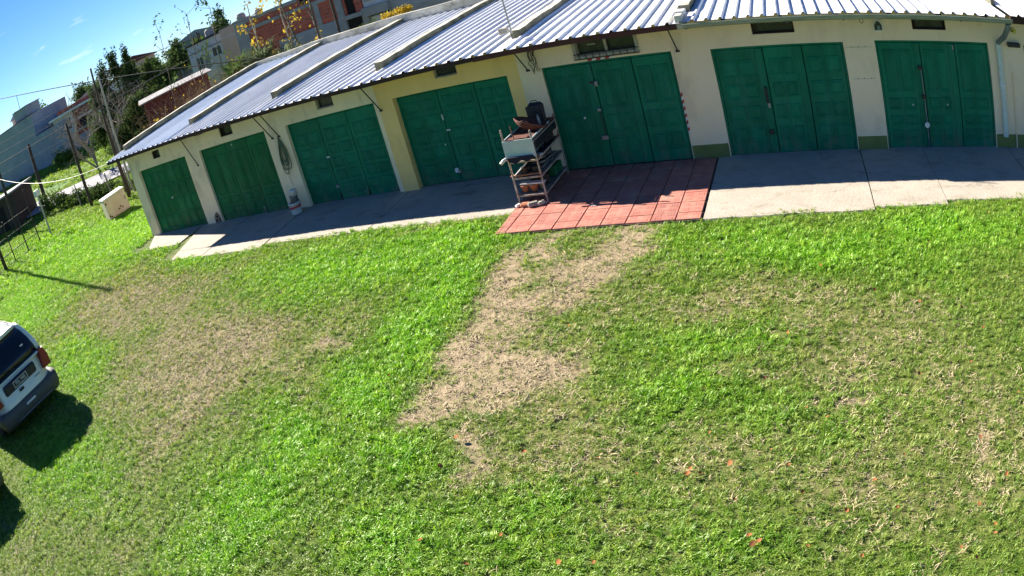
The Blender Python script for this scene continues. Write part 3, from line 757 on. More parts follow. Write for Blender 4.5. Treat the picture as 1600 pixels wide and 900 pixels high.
def slab_panel(x0, x1, yb, yf, ztop, mt, parent, seed, skew0=0.0, skew1=0.0):
    """a cast concrete panel with an uneven front edge"""
    n = 26
    b = MB(); top = []; bot = []
    rr = np.random.default_rng(seed)
    for k in range(n + 1):
        t = k / n; x = x0 + (x1 - x0) * t
        e = 0.05 * float(fbm(np.array([x * 2.5]), np.array([seed * 1.7]), 12)[0] - 0.5) + rr.uniform(-0.008, 0.008)
        xf = x + skew0 * (1 - t) + skew1 * t
        top += [(x, yb, ztop), (xf, yf + e + 0.012, ztop - 0.012), (xf, yf + e, ztop - 0.03), (xf, yf + e - 0.004, -0.12)]
    m = 4
    for k in range(n):
        for j in range(m - 1):
            b.f.append((k * m + j, k * m + j + 1, (k + 1) * m + j + 1, (k + 1) * m + j)); b.m.append(0)
    b.v = top
    b.f.append(tuple(range(m))[::-1]); b.m.append(0)
    b.f.append(tuple(n * m + j for j in range(m))); b.m.append(0)
    return b.build('concrete_panel', mt, parent)

ap = empty('concrete_apron'); tag(ap, kind='structure')
slab_panel(-18.02, -15.53, 0.12, -1.05, 0.020, M['concrete'], ap, 1, 0.95, 0.0)
slab_panel(-15.50, -13.47, 0.12, -2.06, 0.026, M['concrete'], ap, 2, 0.75, 0.05)
slab_panel(-13.44, -11.41, 0.12, -2.10, 0.024, M['concrete'], ap, 3, 0.05, 0.1)
slab_panel(-11.38, -8.47, 0.12, -1.90, 0.020, M['concrete_old'], ap, 4, 0.1, 0)
slab_panel(-8.45, -5.43, 0.12, -1.88, 0.018, M['concrete_old'], ap, 5)
slab_panel(-1.955, 0.865, 0.12, -2.68, 0.022, M['concrete'], ap, 6)
slab_panel(0.885, 2.235, 0.12, -2.58, 0.024, M['concrete'], ap, 7)
slab_panel(2.245, 4.32, 0.12, -2.42, 0.021, M['concrete'], ap, 8)
slab_panel(4.34, 9.5, 0.12, -2.32, 0.018, M['concrete_old'], ap, 9)

tp = empty('tile_paving'); tag(tp, kind='structure')
MB().box(-5.40, -1.975, -2.70, 0.10, -0.12, 0.014).build('paving_bed', M['grout'], tp)
def tile_mesh(sx, sy, seed):
    r = random.Random(seed)
    b = MB(); h = 0.026; c = 0.006
    b.bbox(-sx / 2, sx / 2, -sy / 2, sy / 2, 0, h, c)
    # raised cast pattern: short ribs in four fields
    for (u, v, hor) in ((-.25, -.25, 0), (.25, -.25, 1), (-.25, .25, 1), (.25, .25, 0)):
        for k in (-1, 0, 1):
            if hor: b.bbox(u * sx - .13 * sx, u * sx + .13 * sx, v * sy + k * .11 * sy - .012, v * sy + k * .11 * sy + .012, h - .001, h + .0028, .002)
            else: b.bbox(u * sx + k * .11 * sx - .012, u * sx + k * .11 * sx + .012, v * sy - .13 * sy, v * sy + .13 * sy, h - .001, h + .0028, .002)
    return b
tsz = 0.402
proto = {}
for row in range(7):
    for c_ in range(9):
        x1_ = -1.985 - c_ * tsz; x0_ = max(x1_ - tsz, -5.395)
        y1_ = -0.03 - row * tsz; y0_ = max(y1_ - tsz, -2.69)
        wx_, wy_ = x1_ - x0_, y1_ - y0_
        if wx_ < 0.1 or wy_ < 0.1: continue
        key = (round(wx_, 2), round(wy_, 2))
        if key not in proto:
            proto[key] = tile_mesh(wx_ - 0.014, wy_ - 0.014, 1).mesh('paving_tile'); proto[key].materials.append(M['tile'])
        o = link('paving_tile', proto[key], tp, ((x0_ + x1_) / 2, (y0_ + y1_) / 2, 0.012 + random.uniform(-.003, .003)))
        o.rotation_euler = (random.uniform(-.006, .006), random.uniform(-.006, .006), random.uniform(-.006, .006))

# ------------------------------------------------------------------ the garage row
GR = empty('garage_row', (0, 0, 0), 0, 'long low cream and yellow garage row with green doors and corrugated metal roof', 'building')
BAYS = [  # x0, x1, door x0, door x1, door top, vent (x0,x1,z0,z1), wall material, recess of door
    (-18.00, -14.82, -17.56, -15.14, 2.100, (-16.60, -16.22, 2.31, 2.55), 'cream_left', 0.10),
    (-14.82, -11.60, -14.49, -11.95, 2.112, (-13.48, -13.00, 2.28, 2.55), 'cream_left', 0.08),
    (-11.60, -8.60, -11.25, -8.70, 2.095, (-10.19, -9.70, 2.25, 2.52), 'cream_left', 0.10),
    (-8.60, -5.38, -8.22, -5.64, 2.090, (-7.13, -6.62, 2.31, 2.58), 'yellow', 0.16),
    (-5.38, -2.10, -4.93, -2.44, 2.120, (-4.18, -3.05, 2.24, 2.62), 'cream', 0.05),
    (-2.10, 1.17, -1.71, 0.85, 2.088, (-0.86, -0.05, 2.30, 2.58), 'offwhite', 0.05),
    (1.17, 4.47, 1.50, 4.06, 2.108, (2.36, 3.11, 2.32, 2.58), 'offwhite', 0.05),
    (4.47, 9.50, 4.98, 7.40, 2.10, None, 'offwhite', 0.05),
]
WT = 2.66
def bay_wall(x0, x1, holes, mt):
    xs = sorted({x0, x1, *[h[0] for h in holes], *[h[1] for h in holes]})
    zs = sorted({-0.15, WT, *[h[2] for h in holes], *[h[3] for h in holes]})
    b = MB(); th = 0.2
    ins = lambda x, z: any(h[0] < x < h[1] and h[2] < z < h[3] for h in holes)
    for i in range(len(xs) - 1):
        for k in range(len(zs) - 1):
            xa, xb, za, zb = xs[i], xs[i + 1], zs[k], zs[k + 1]
            if ins((xa + xb) / 2, (za + zb) / 2): continue
            b.add([(xa, 0, za), (xb, 0, za), (xb, 0, zb), (xa, 0, zb)], [(0, 1, 2, 3)])
            b.add([(xa, th, za), (xb, th, za), (xb, th, zb), (xa, th, zb)], [(3, 2, 1, 0)])
    for h in holes:
        xa, xb, za, zb = h
        b.add([(xa, 0, za), (xa, th, za), (xa, th, zb), (xa, 0, zb)], [(0, 3, 2, 1)])
        b.add([(xb, 0, za), (xb, th, za), (xb, th, zb), (xb, 0, zb)], [(0, 1, 2, 3)])
        b.add([(xa, 0, zb), (xb, 0, zb), (xb, th, zb), (xa, th, zb)], [(0, 3, 2, 1)])
        b.add([(xa, 0, za), (xb, 0, za), (xb, th, za), (xa, th, za)], [(0, 1, 2, 3)])
    b.build('front_wall', mt, GR)

for i, (x0, x1, d0, d1, dz, vent, wm, rec) in enumerate(BAYS):
    holes = [(d0, d1, -0.02, dz)]
    if vent: holes.append(vent)
    bay_wall(x0, x1, holes, M[wm])
# left end, back and party walls
MB().box(-18.0, -17.80, 0.203, 7.0, -0.2, 2.90).build('end_wall', M['cream_left'], GR)
MB().box(-18.0, 9.5, 7.003, 7.2, -0.2, 3.05).build('back_wall', M['cream_left'], GR)
MB().box(-17.79, 9.5, 0.21, 6.99, -0.02, 0.006).build('garage_floor', M['concrete_old'], GR)
for xp in (-14.82, -11.60, -8.53, -5.38, -2.10, 1.17, 4.47):
    MB().box(xp - .07, xp + .07, 0.21, 6.99, 0.0, 2.70).build('party_wall', M['dark'], GR)
# olive painted plinth, 4 mm proud of the wall
for (a, b_) in ((-2.425, -1.725), (0.865, 1.485), (4.075, 4.96), (7.42, 9.5)):
    MB().box(a, b_, -0.005, 0.0, -0.1, 0.285 + random.uniform(-.006, .006)).build('plinth', M['plinth'], GR)

# ---- doors
def panel_mesh(w, h, proud=0.012, style=0):
    """raised moulding round a slightly raised field (faces -y, back at y=0)"""
    b = MB()
    def ring(x0, x1, z0, z1, y):
        return [(x0, y, z0), (x1, y, z0), (x1, y, z1), (x0, y, z1)]
    R_ = [ring(-w / 2, w / 2, -h / 2, h / 2, 0.0), ring(-w / 2 + .010, w / 2 - .010, -h / 2 + .010, h / 2 - .010, -proud),
          ring(-w / 2 + .024, w / 2 - .024, -h / 2 + .024, h / 2 - .024, -proud), ring(-w / 2 + .036, w / 2 - .036, -h / 2 + .036, h / 2 - .036, -.002),
          ring(-w / 2 + .065, w / 2 - .065, -h / 2 + .065, h / 2 - .065, -.011)]
    V = [q for r in R_ for q in r]; F = []
    for k in range(len(R_) - 1):
        for j in range(4):
            F.append((k * 4 + j, k * 4 + (j + 1) % 4, (k + 1) * 4 + (j + 1) % 4, (k + 1) * 4 + j))
    o = (len(R_) - 1) * 4
    F.append((o, o + 1, o + 2, o + 3))
    return b.add(V, F)

PM = {}
def raised(parent, mt, cx, cz, w, h, y):
    key = (round(w, 2), round(h, 2), mt.name)
    if key not in PM:
        PM[key] = panel_mesh(w, h).mesh('raised_panel'); PM[key].materials.append(mt)
    link('raised_panel', PM[key], parent, (cx, y, cz))

def lock(parent, name, x, z, y, w, h, mt, t=0.03):
    return MB().bbox(x - w / 2, x + w / 2, y - t, y + .004, z - h / 2, z + h / 2, .006).build(name, mt, parent)

DOORS = [  # leaves (fractions), rows of panels (centre z, height), columns per leaf, mullion width, material
    dict(cut=(0, .5, 1), rows=((.32, .42), (.78, .42), (1.24, .42), (1.70, .42)), cols=3, mull=0.0, mt='green_old'),
    dict(cut=(0, .385, .70, 1), rows=((.27, .22), (.55, .22), (1.28, 1.1)), cols=2, mull=0.0, mt='green_old'),
    dict(cut=(0, .345, .675, 1), rows=((.30, .26), (.62, .26), (.94, .26), (1.26, .26), (1.62, .30)), cols=2, mull=0.0, mt='green'),
    dict(cut=(0, .36, .70, 1), rows=((.34, .28), (.70, .28), (1.06, .28), (1.42, .28), (1.78, .26)), cols=2, mull=0.0, mt='green'),
    dict(cut=(0, .37, .695, 1), rows=((.40, .34), (.86, .34), (1.52, .72)), cols=2, mull=.16, mt='green'),
    dict(cut=(0, .37, .68, 1), rows=((.40, .28), (.82, .28), (1.24, .28), (1.68, .32)), cols=2, mull=.15, mt='green'),
    dict(cut=(0, .365, .69, 1), rows=((.28, .20), (.56, .20), (.88, .24), (1.52, .82)), cols=2, mull=.15, mt='green'),
    dict(cut=(0, .5, 1), rows=((.4, .34), (.86, .34), (1.4, .5)), cols=2, mull=.1, mt='green'),
]
for (x0, x1, d0, d1, dz, vent, wm, rec), D in zip(BAYS, DOORS):
    y = rec
    mt = M[D['mt']]
    W = d1 - d0
    fw = 0.045
    f = MB()
    f.bbox(d0 + .004, d0 + fw, y - .012, y + .06, 0.012, dz - .004, .006)
    f.bbox(d1 - fw, d1 - .004, y - .012, y + .06, 0.012, dz - .004, .006)
    f.bbox(d0 + fw, d1 - fw, y - .010, y + .06, dz - fw, dz - .004, .006)
    door = f.build('garage_door', mt, GR)
    MB().box(d0 + .01, d1 - .01, y + .055, y + .075, 0.0, dz - .01).build('door_backing', M['dark'], door)
    i0, i1 = d0 + fw + .006, d1 - fw - .006
    nleaf = len(D['cut']) - 1
    for k in range(nleaf):
        a = i0 + (i1 - i0) * D['cut'][k] + (.007 if k else 0)
        b_ = i0 + (i1 - i0) * D['cut'][k + 1] - (.007 if k < nleaf - 1 else 0)
        sag = random.uniform(-.004, .004)
        MB().bbox(a, b_, y, y + .045, 0.022 + abs(sag), dz - fw - .008, .005).build('door_leaf', mt, door)
        la, lb = a + .05, b_ - .05
        if D['mull'] and k < nleaf - 1:            # a wide cover strip on the meeting edge
            MB().bbox(b_ - D['mull'], b_ - .004, y - .020, y - .001, 0.03, dz - fw - .012, .006).build('cover_strip', mt, door)
            lb = b_ - D['mull'] - .03
        if D['mull'] and k > 0:
            la = a + .045
        n = D['cols']; cw = (lb - la) / n
        for c_ in range(n):
            cx = la + cw * (c_ + .5)
            for (cz, h) in D['rows']:
                raised(door, mt, cx, cz * (dz / 2.1), cw - .055, h, y - .0005)
        if D['mull'] or n == 3 or D['mt'] == 'green_old':
            for c_ in range(1, n):
                MB().bbox(la + cw * c_ - .007, la + cw * c_ + .007, y - .008, y, 0.05, dz - fw - .03, .003).build('door_bead', mt, door)
    D['door'] = door; D['y'] = y; D['i'] = (i0, i1); D['dz'] = dz

def dx(n, t):
    i0, i1 = DOORS[n]['i']; return i0 + (i1 - i0) * t
# ironmongery
d = DOORS[0]; lock(d['door'], 'door_knob', dx(0, .47), 1.02, d['y'], .05, .05, M['white_paint']); lock(d['door'], 'keyhole_plate', dx(0, .55), 1.05, d['y'], .03, .03, M['steel'])
d = DOORS[1]; lock(d['door'], 'keyhole_plate', dx(1, .49), 2.0, d['y'], .03, .03, M['white_paint']); lock(d['door'], 'floor_bolt', dx(1, .66), .12, d['y'], .035, .2, M['steel'])
d = DOORS[2]; lock(d['door'], 'latch', dx(2, .345), 1.09, d['y'], .09, .035, M['white_paint']); lock(d['door'], 'hasp', dx(2, .345), .36, d['y'], .09, .07, M['steel']); lock(d['door'], 'floor_bolt', dx(2, .35), .10, d['y'], .03, .16, M['black_iron']); lock(d['door'], 'floor_bolt', dx(2, .675), .1, d['y'], .03, .12, M['black_iron'])
d = DOORS[3]; lock(d['door'], 'latch', dx(3, .375), 1.16, d['y'], .08, .03, M['white_paint']); lock(d['door'], 'pull_handle', dx(3, .355), 1.45, d['y'], .03, .13, M['pipe']); lock(d['door'], 'hasp', dx(3, .345), .27, d['y'], .08, .10, M['white_paint']); lock(d['door'], 'padlock', dx(3, .375), .24, d['y'], .05, .06, M['steel'], .05); lock(d['door'], 'keyhole_plate', dx(3, .31), .86, d['y'], .03, .03, M['white_paint'])
d = DOORS[4]; s_ = dx(4, .37); yy = d['y'] - .02
lock(d['door'], 'slide_bolt', s_ - .03, 1.70, yy, .13, .04, M['black_iron']); lock(d['door'], 'padlock', s_ + .03, 1.67, yy, .06, .10, M['steel'], .05)
lock(d['door'], 'pull_handle', s_ - .03, 1.16, yy, .07, .06, M['steel'], .05); MB().tube([(s_ - .03, yy - .03, 1.14), (s_ - .02, yy - .03, .62)], .009, 6).build('lock_bar', M['black_iron'], d['door'])
lock(d['door'], 'lock_plate', s_ - .05, .60, yy, .13, .08, M['steel'], .04); lock(d['door'], 'keyhole_plate', dx(4, .22), 1.02, d['y'], .035, .04, M['white_paint'])
d = DOORS[5]; s_ = dx(5, .37); yy = d['y'] - .02
lock(d['door'], 'pull_handle', s_ - .075, 1.15, yy, .05, .30, M['black_iron'], .05); lock(d['door'], 'lock_plate', s_ - .06, .95, yy, .05, .10, M['steel'], .03); lock(d['door'], 'lock_plate', s_ - .10, .44, yy, .10, .09, M['black_iron'], .03)
d = DOORS[6]; s_ = dx(6, .365); yy = d['y'] - .02
MB().tube([(s_ - .045, yy - .025, 1.62), (s_ - .03, yy - .025, .06)], .013, 8).build('lock_bar', M['elbow'], d['door'])
lock(d['door'], 'padlock', s_ - .055, 1.58, yy, .10, .07, M['black_iron'], .06); lock(d['door'], 'padlock', s_ - .05, 1.02, yy, .08, .08, M['black_iron'], .06)
MB().lathe([(.035, -.015), (.055, -.012), (.055, .012), (.035, .015)], 14, T=Matrix.Translation((s_ - .045, yy - .05, .48)) @ Matrix.Rotation(R(90), 4, 'X')).build('lock_ring', M['white_paint'], d['door'])
lock(d['door'], 'keyhole_plate', dx(6, .24), .86, d['y'], .03, .03, M['white_paint']); lock(d['door'], 'keyhole_plate', dx(6, .56), .86, d['y'], .03, .03, M['white_paint']); lock(d['door'], 'pull_handle', dx(6, .675), 1.98, d['y'], .03, .10, M['steel'])

# ---- vents and the barred window
for i, (x0, x1, d0, d1, dz, vent, wm, rec) in enumerate(BAYS):
    if not vent: continue
    a, b_, z0, z1 = vent
    f = MB()
    fm = M['frame'] if i in (2, 3, 4) else M['timber_dark']
    w = .025
    f.box(a, b_, .03, .10, z0, z0 + w); f.box(a, a + w, .03, .10, z0 + w, z1); f.box(b_ - w, b_, .03, .10, z0 + w, z1); f.box(a + w, b_ - w, .03, .10, z1 - w, z1)
    vw = f.build('vent_window', fm, GR)
    MB().box(a + w, b_ - w, .11, .12, z0 + w, z1 - w).build('pane', M['glassdark'], vw)
    if i == 4:
        b2 = MB()
        b2.bbox(a - .07, b_ + .05, -.035, -.003, z0 - .055, z0 - .005, .006)
        b2.build('sill', M['frame'], vw)
        MB().bbox(a - .06, a + .01, -.03, .03, z0 - .003, z1, .006).build('jamb', M['frame'], vw)
        MB().bbox(b_ - .01, b_ + .05, -.03, .03, z0 - .003, z1, .006).build('jamb', M['frame'], vw)
        MB().bbox((a + b_) / 2 - .02, (a + b_) / 2 + .03, -.01, .05, z0, z1, .006).build('mullion', M['frame'], vw)
        for k in range(9):
            xx = a + .04 + k * (b_ - a - .08) / 8
            MB().tube([(xx, -.045, z0 - .07), (xx, -.045, z0 + .05)], .007, 6).build('guard_bar', M['black_iron'], vw)
        MB().tube([(a - .06, -.045, z0 - .062), (b_ + .05, -.045, z0 - .062)], .009, 6).build('guard_rail', M['black_iron'], vw)
        MB().tube([(a - .06, -.045, z0 + .04), (b_ + .05, -.045, z0 + .04)], .009, 6).build('guard_rail', M['black_iron'], vw)
        MB().box(a + .2, a + .36, .10, .108, z0 + .17, z0 + .195).build('shelf_edge', M['frame'], vw)
    elif i >= 5:
        MB().box(a + .06, a + .09, .05, .10, z0 + w, z1 - w).build('mullion', M['timber_dark'], vw)

M['plaster_hole'] = pm('exposed_mortar', (0.30, 0.22, 0.15), (0.16, 0.11, 0.075), 9, 0.95, 0.6, 30)
M['under_shade'] = pm('shade_dark_sheet_underside', (0.035, 0.03, 0.028), (0.02, 0.018, 0.016), 5, 0.9)  # sheet underside coloured near black to paint in the shade below the eave
# ---- roof sheets: trapezoidal ribs running up the slope
EX = [-18.35, -14.82, -11.60, -8.53, -5.38, -2.10]
EZ = [2.835, 2.765, 2.700, 2.655, 2.690, 2.715]
SL = 0.055
def eave_z(x): return float(np.interp(x, EX, EZ))
def sheet(x0, x1, y0, y1, zf, mt, pitch=0.25, rib=0.030, name='roof_sheet'):
    prof = []
    x = x0
    ph = 0.0
    pts = [(0.0, 0), (0.150, 0), (0.172, rib), (0.208, rib), (0.230, 0)]
    k = 0
    while True:
        done = False
        for u, h in pts:
            xx = x0 + k * pitch + u * pitch / 0.25
            if xx >= x1: done = True; break
            prof.append((xx, h))
        if done: break
        k += 1
    prof.append((x1, 0))
    n = len(prof); th = 0.006
    V = []
    rows = 9
    for r in range(rows):
        t = r / (rows - 1); y = y0 + (y1 - y0) * t
        for (xx, h) in prof:
            wob = 0.006 * (float(vnoise(np.array([xx * 1.1]), np.array([y * 1.3]), 4)[0]) - .5)
            V.append((xx, y + (0.012 * (vnoise(np.array([xx * 3]), np.array([0.5]), 6)[0] - .5) if r == 0 else 0), zf(xx) + SL * (y - y0) + h + wob))
    top = len(V)
    V += [(a, b_, c_ - th) for a, b_, c_ in V[:top]]
    F = []
    for r in range(rows - 1):
        for i in range(n - 1):
            a = r * n + i
            F.append((a, a + 1, a + n + 1, a + n))
            F.append((top + a + n, top + a + n + 1, top + a + 1, top + a))
    for i in range(n - 1):
        F.append((top + i, top + i + 1, i + 1, i))
    b = MB(); b.v = V; b.f = F; b.mats = [mt, M['under_shade']]
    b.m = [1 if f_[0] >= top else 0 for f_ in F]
    return b.build(name, None, GR)
def sheets(x0, x1, y0, zf, mt, rib=.040):
    """metre-wide sheets side by side, each lapping the next by a rib"""
    a = x0; k = 0
    while a < x1 - .05:
        b_ = min(a + 1.0 + .02, x1)
        if x1 - b_ < .3: b_ = x1
        lift = .004 * (k % 2) + random.uniform(0, .002)
        sheet(a, b_, y0 + random.uniform(-.014, .014), 6.98, lambda x, l=lift: zf(x) + l, mt, rib=rib)
        a += 1.0 if b_ < x1 else 99
        k += 1
for i in range(5):
    sheets(EX[i] + (.0 if i == 0 else -.08), EX[i + 1] - (.085 if i < 4 else -.075), -0.62, eave_z, M['roof_blue'] if i == 0 else M['roof'], .034 if i < 2 else (.037 if i == 2 else .040))
sheets(-2.02, 4.42, -0.60, lambda x: 2.725, M['roof'])
sheets(4.50, 9.5, -0.70, lambda x: 2.775, M['roof'])

# eave boards, gutter, downpipe
for (a, b_, mt, dz_) in ((-18.28, -14.85, 'timber_dark', .085), (-14.84, -11.62, 'timber_dark', .085), (-11.61, -8.55, 'timber_dark', .08), (-8.54, -5.95, 'timber_dark', .08), (-5.94, -2.12, 'timber_red', .095), (4.52, 9.5, 'timber_dark', .15)):
    za, zb = (eave_z(a), eave_z(b_)) if a < 0 else (2.775, 2.775)
    V = []
    for (xx, zz) in ((a, za), (b_, zb)):
        V += [(xx, -.605, zz - .009), (xx, -.565, zz - .009), (xx, -.565, zz - .009 - dz_), (xx, -.605, zz - .009 - dz_)]
    MB().add(V, [(0, 1, 2, 3), (7, 6, 5, 4), (0, 4, 5, 1), (1, 5, 6, 2), (2, 6, 7, 3), (3, 7, 4, 0)]).build('eave_board', M[mt], GR)
xx = -18.1
while xx < 9:                                              # rafter tails under the overhang
    zz = (eave_z(xx) if xx < -2.1 else (2.725 if xx < 4.45 else 2.775)) - .014
    T = Matrix.Translation((xx, -.54, zz)) @ Matrix.Rotation(math.atan(SL), 4, 'X')
    MB().box(-.03, .03, 0, .75, -.075, 0, T).build('rafter_tail', M['timber_dark'], GR)
    xx += 1.05
gpoly = []
for k in range(9):
    t = math.pi * k / 8
    gpoly.append((-.66 - .062 * math.cos(t), 2.70 - .085 * math.sin(t)))
for k in range(8, -1, -1):
    t = math.pi * k / 8
    gpoly.append((-.66 - .055 * math.cos(t), 2.702 - .077 * math.sin(t)))
gut = MB().prism(gpoly, -2.0, 4.52, 'x').build('gutter', M['gutter'], GR)
MB().tube([(-2.0, -.722, 2.703), (4.52, -.722, 2.703)], .010, 6).build('gutter_lip', M['gutter'], gut)
for xx in (-1.95, -.15, .9, 2.35, 3.3, 4.46):
    MB().box(xx - .012, xx + .012, -.728, -.59, 2.606, 2.615).build('gutter_strap', M['steel'], gut)
pipe = MB()
pipe.tube([(4.40, -.66, 2.62), (4.41, -.60, 2.52), (4.38, -.34, 2.30), (4.30, -.08, 2.14)], [.055, .06, .06, .055], 10)
dn = pipe.build('downpipe', M['elbow'], GR)
MB().bbox(4.24, 4.36, -.095, -.01, .25, 2.13, .015).build('lower_pipe', M['pipe'], dn)
MB().bbox(4.225, 4.375, -.105, -.005, 1.28, 1.32, .005).build('pipe_clip', M['white_paint'], dn)
MB().tube([(4.60, -.02, 1.55), (4.60, -.02, .02)], .014, 6).build('conduit', M['cream'], GR)

# parapets dividing the bays, left verge parapet and back parapet
def parapet(xc, w, y0, y1, ztop, mt='parapet', name='parapet'):
    n = 22; V = []
    for k in range(n + 1):
        t = k / n; y = y0 + (y1 - y0) * t
        e = 0.018 * (random.random() - .5); e2 = 0.02 * (random.random() - .5)
        z = ztop + .052 * (y - 0) + e
        V += [(xc - w / 2 + e2, y, 2.55), (xc + w / 2 + e2, y, 2.55), (xc + w / 2 + e2, y, z), (xc - w / 2 + e2, y, z + .004)]
    F = []
    for k in range(n):
        a = k * 4
        for j in range(4):
            F.append((a + j, a + (j + 1) % 4, a + 4 + (j + 1) % 4, a + 4 + j))
    F.append((3, 2, 1, 0)); F.append(tuple(n * 4 + j for j in range(4)))
    b = MB()
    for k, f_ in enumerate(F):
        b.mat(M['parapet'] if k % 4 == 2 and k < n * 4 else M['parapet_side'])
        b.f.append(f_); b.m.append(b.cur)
    b.v = V
    return b.build(name, None, GR)
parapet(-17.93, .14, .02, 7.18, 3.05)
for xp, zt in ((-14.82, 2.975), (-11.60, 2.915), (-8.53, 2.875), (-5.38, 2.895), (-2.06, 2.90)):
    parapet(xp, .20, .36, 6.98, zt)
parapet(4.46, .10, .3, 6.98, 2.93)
V = []; F = []
nb = 40
for k in range(nb + 1):
    xx = -17.99 + (27.4) * k / nb; z = 3.41 + .03 * (random.random() - .5)
    V += [(xx, 7.0, 3.0), (xx, 7.22, 3.0), (xx, 7.22, z), (xx, 7.0, z)]
for k in range(nb):
    a = k * 4
    for j in range(4): F.append((a + j, a + (j + 1) % 4, a + 4 + (j + 1) % 4, a + 4 + j))
F += [(3, 2, 1, 0), tuple(nb * 4 + j for j in range(4))]
MB().add(V, F).build('back_parapet', M['parapet'], GR)
# end block of the parapet between the two roofs, with its little white cap
MB().bbox(-2.14, -2.00, -.58, -.07, 2.60, 2.86, .01).build('parapet_end', M['parapet'], GR)
MB().bbox(-2.18, -1.98, -.28, .0, 2.862, 2.90, .01).build('cap', M['white_paint'], GR)
# wall flashing pieces along the dividers
for xp, yy, ll in ((-8.42, 1.2, .5), (-8.42, 2.6, .35), (-5.27, 1.4, .6)):
    MB().box(xp, xp + .02, yy, yy + ll, 2.74, 2.83).build('flashing', M['steel'], GR)

# eave struts
for (xb, zb, yt, zt) in ((-14.70, 1.73, -.36, 2.70), (-11.74, 1.87, -.46, 2.62), (-11.52, 1.88, -.44, 2.62), (-8.56, 1.89, -.50, 2.58), (-5.19, 2.12, -.46, 2.60), (-2.31, 2.11, -.50, 2.62)):
    st = MB().tube([(xb, -.004, zb), (xb, yt, zt)], .013, 6).build('eave_strut', M['black_iron'], GR)
    MB().bbox(xb - .04, xb + .04, -.012, -.002, zb - .02, zb + .02, .003).build('strut_plate', M['black_iron'], st)

# small fittings on the wall
MB().prism([(1.53, 2.29), (1.72, 2.29), (1.73, 2.40), (1.70, 2.47), (1.635, 2.515), (1.57, 2.47), (1.53, 2.40)], -.03, -.002, 'y').build('niche_surround', M['white_paint'], GR)
MB().prism([(1.55, 2.305), (1.70, 2.305), (1.705, 2.40), (1.68, 2.45), (1.63, 2.488), (1.58, 2.45), (1.55, 2.40)], -.0345, -.031, 'y').build('niche_glass', M['glassdark'], GR)
MB().bbox(1.60, 1.665, -.05, -.036, 2.31, 2.40, .008).build('niche_figure', M['elbow'], GR)
MB().bbox(4.55, 4.87, -.09, -.004, 2.06, 2.15, .01).build('lamp_box', M['black_plastic'], GR)
MB().prism([(4.70, 2.42), (4.79, 2.43), (4.83, 2.40), (4.80, 2.32), (4.72, 2.35), (4.69, 2.38)], -.02, -.002, 'y').build('yellow_plate', M['yellow_sign'], GR)
MB().prism([(4.68, 2.44), (4.74, 2.445), (4.74, 2.43), (4.68, 2.42)], -.024, -.021, 'y').build('plate_mark', M['black_iron'], GR)
MB().prism([(4.69, 2.40), (4.74, 2.40), (4.76, 2.36), (4.72, 2.37), (4.70, 2.345)], -.024, -.021, 'y').build('plate_mark', M['black_iron'], GR)
ringp = [(1.30 + .035 * math.sin(t), -.10, 2.50 + .05 * math.cos(t)) for t in np.linspace(0, 2 * math.pi, 14)]
MB().tube(ringp, .006, 5, False).build('cable_loop', M['cable'], GR)
# wall cracks' fixing strips with nails beside the niche
for z, xa, xb in ((1.98, .90, 1.42), (1.38, .93, 1.40)):
    MB().box(xa, xb, -.0025, 0.0, z, z + .006).build('batten_mark', M['frame'], GR)
    for k in range(3):
        MB().box(xa + .1 + k * .14, xa + .112 + k * .14, -.012, 0, z + .006, z + .022).build('nail', M['rust'], GR)
# red and white warning tape on the fifth door
def tape(pts, n, w, vertical):
    x0_, z0_, x1_, z1_ = pts
    for k in range(n):
        t0, t1 = k / n, (k + 1) / n
        xa, za = x0_ + (x1_ - x0_) * t0, z0_ + (z1_ - z0_) * t0
        xb, zb = x0_ + (x1_ - x0_) * t1, z0_ + (z1_ - z0_) * t1
        if vertical:
            poly = [(xa, za), (xa + w, za + .03), (xb + w, zb + .03), (xb, zb)]
        else:
            poly = [(xa, za), (xb, zb), (xb + .02, zb + w), (xa + .02, za + w)]
        MB().prism(poly, -.004, -.001, 'y').build('tape_stripe', M['red_tape' if k % 2 == 0 else 'white_tape'], GR)
# broken plaster at the foot of the second pillar
MB().prism([(-14.80, .02), (-14.52, .02), (-14.53, .22), (-14.60, .34), (-14.70, .30), (-14.79, .20)], -.004, -.001, 'y').build('broken_plaster', M['plaster_hole'], GR)
for (x, z, r_) in ((-14.66, .20, .03), (-14.58, .12, .025), (-14.72, .10, .03)):
    MB().box(x - r_, x + r_, -.010, -.0045, z - r_, z + r_).build('plaster_hole', M['dark'], GR)
tape((-4.02, 2.122, -3.52, 2.124), 6, .04, False)
tape((-2.44, 1.30, -2.438, .50), 12, .035, True)
tape((-4.96, 1.18, -4.96, .60), 6, .035, True)

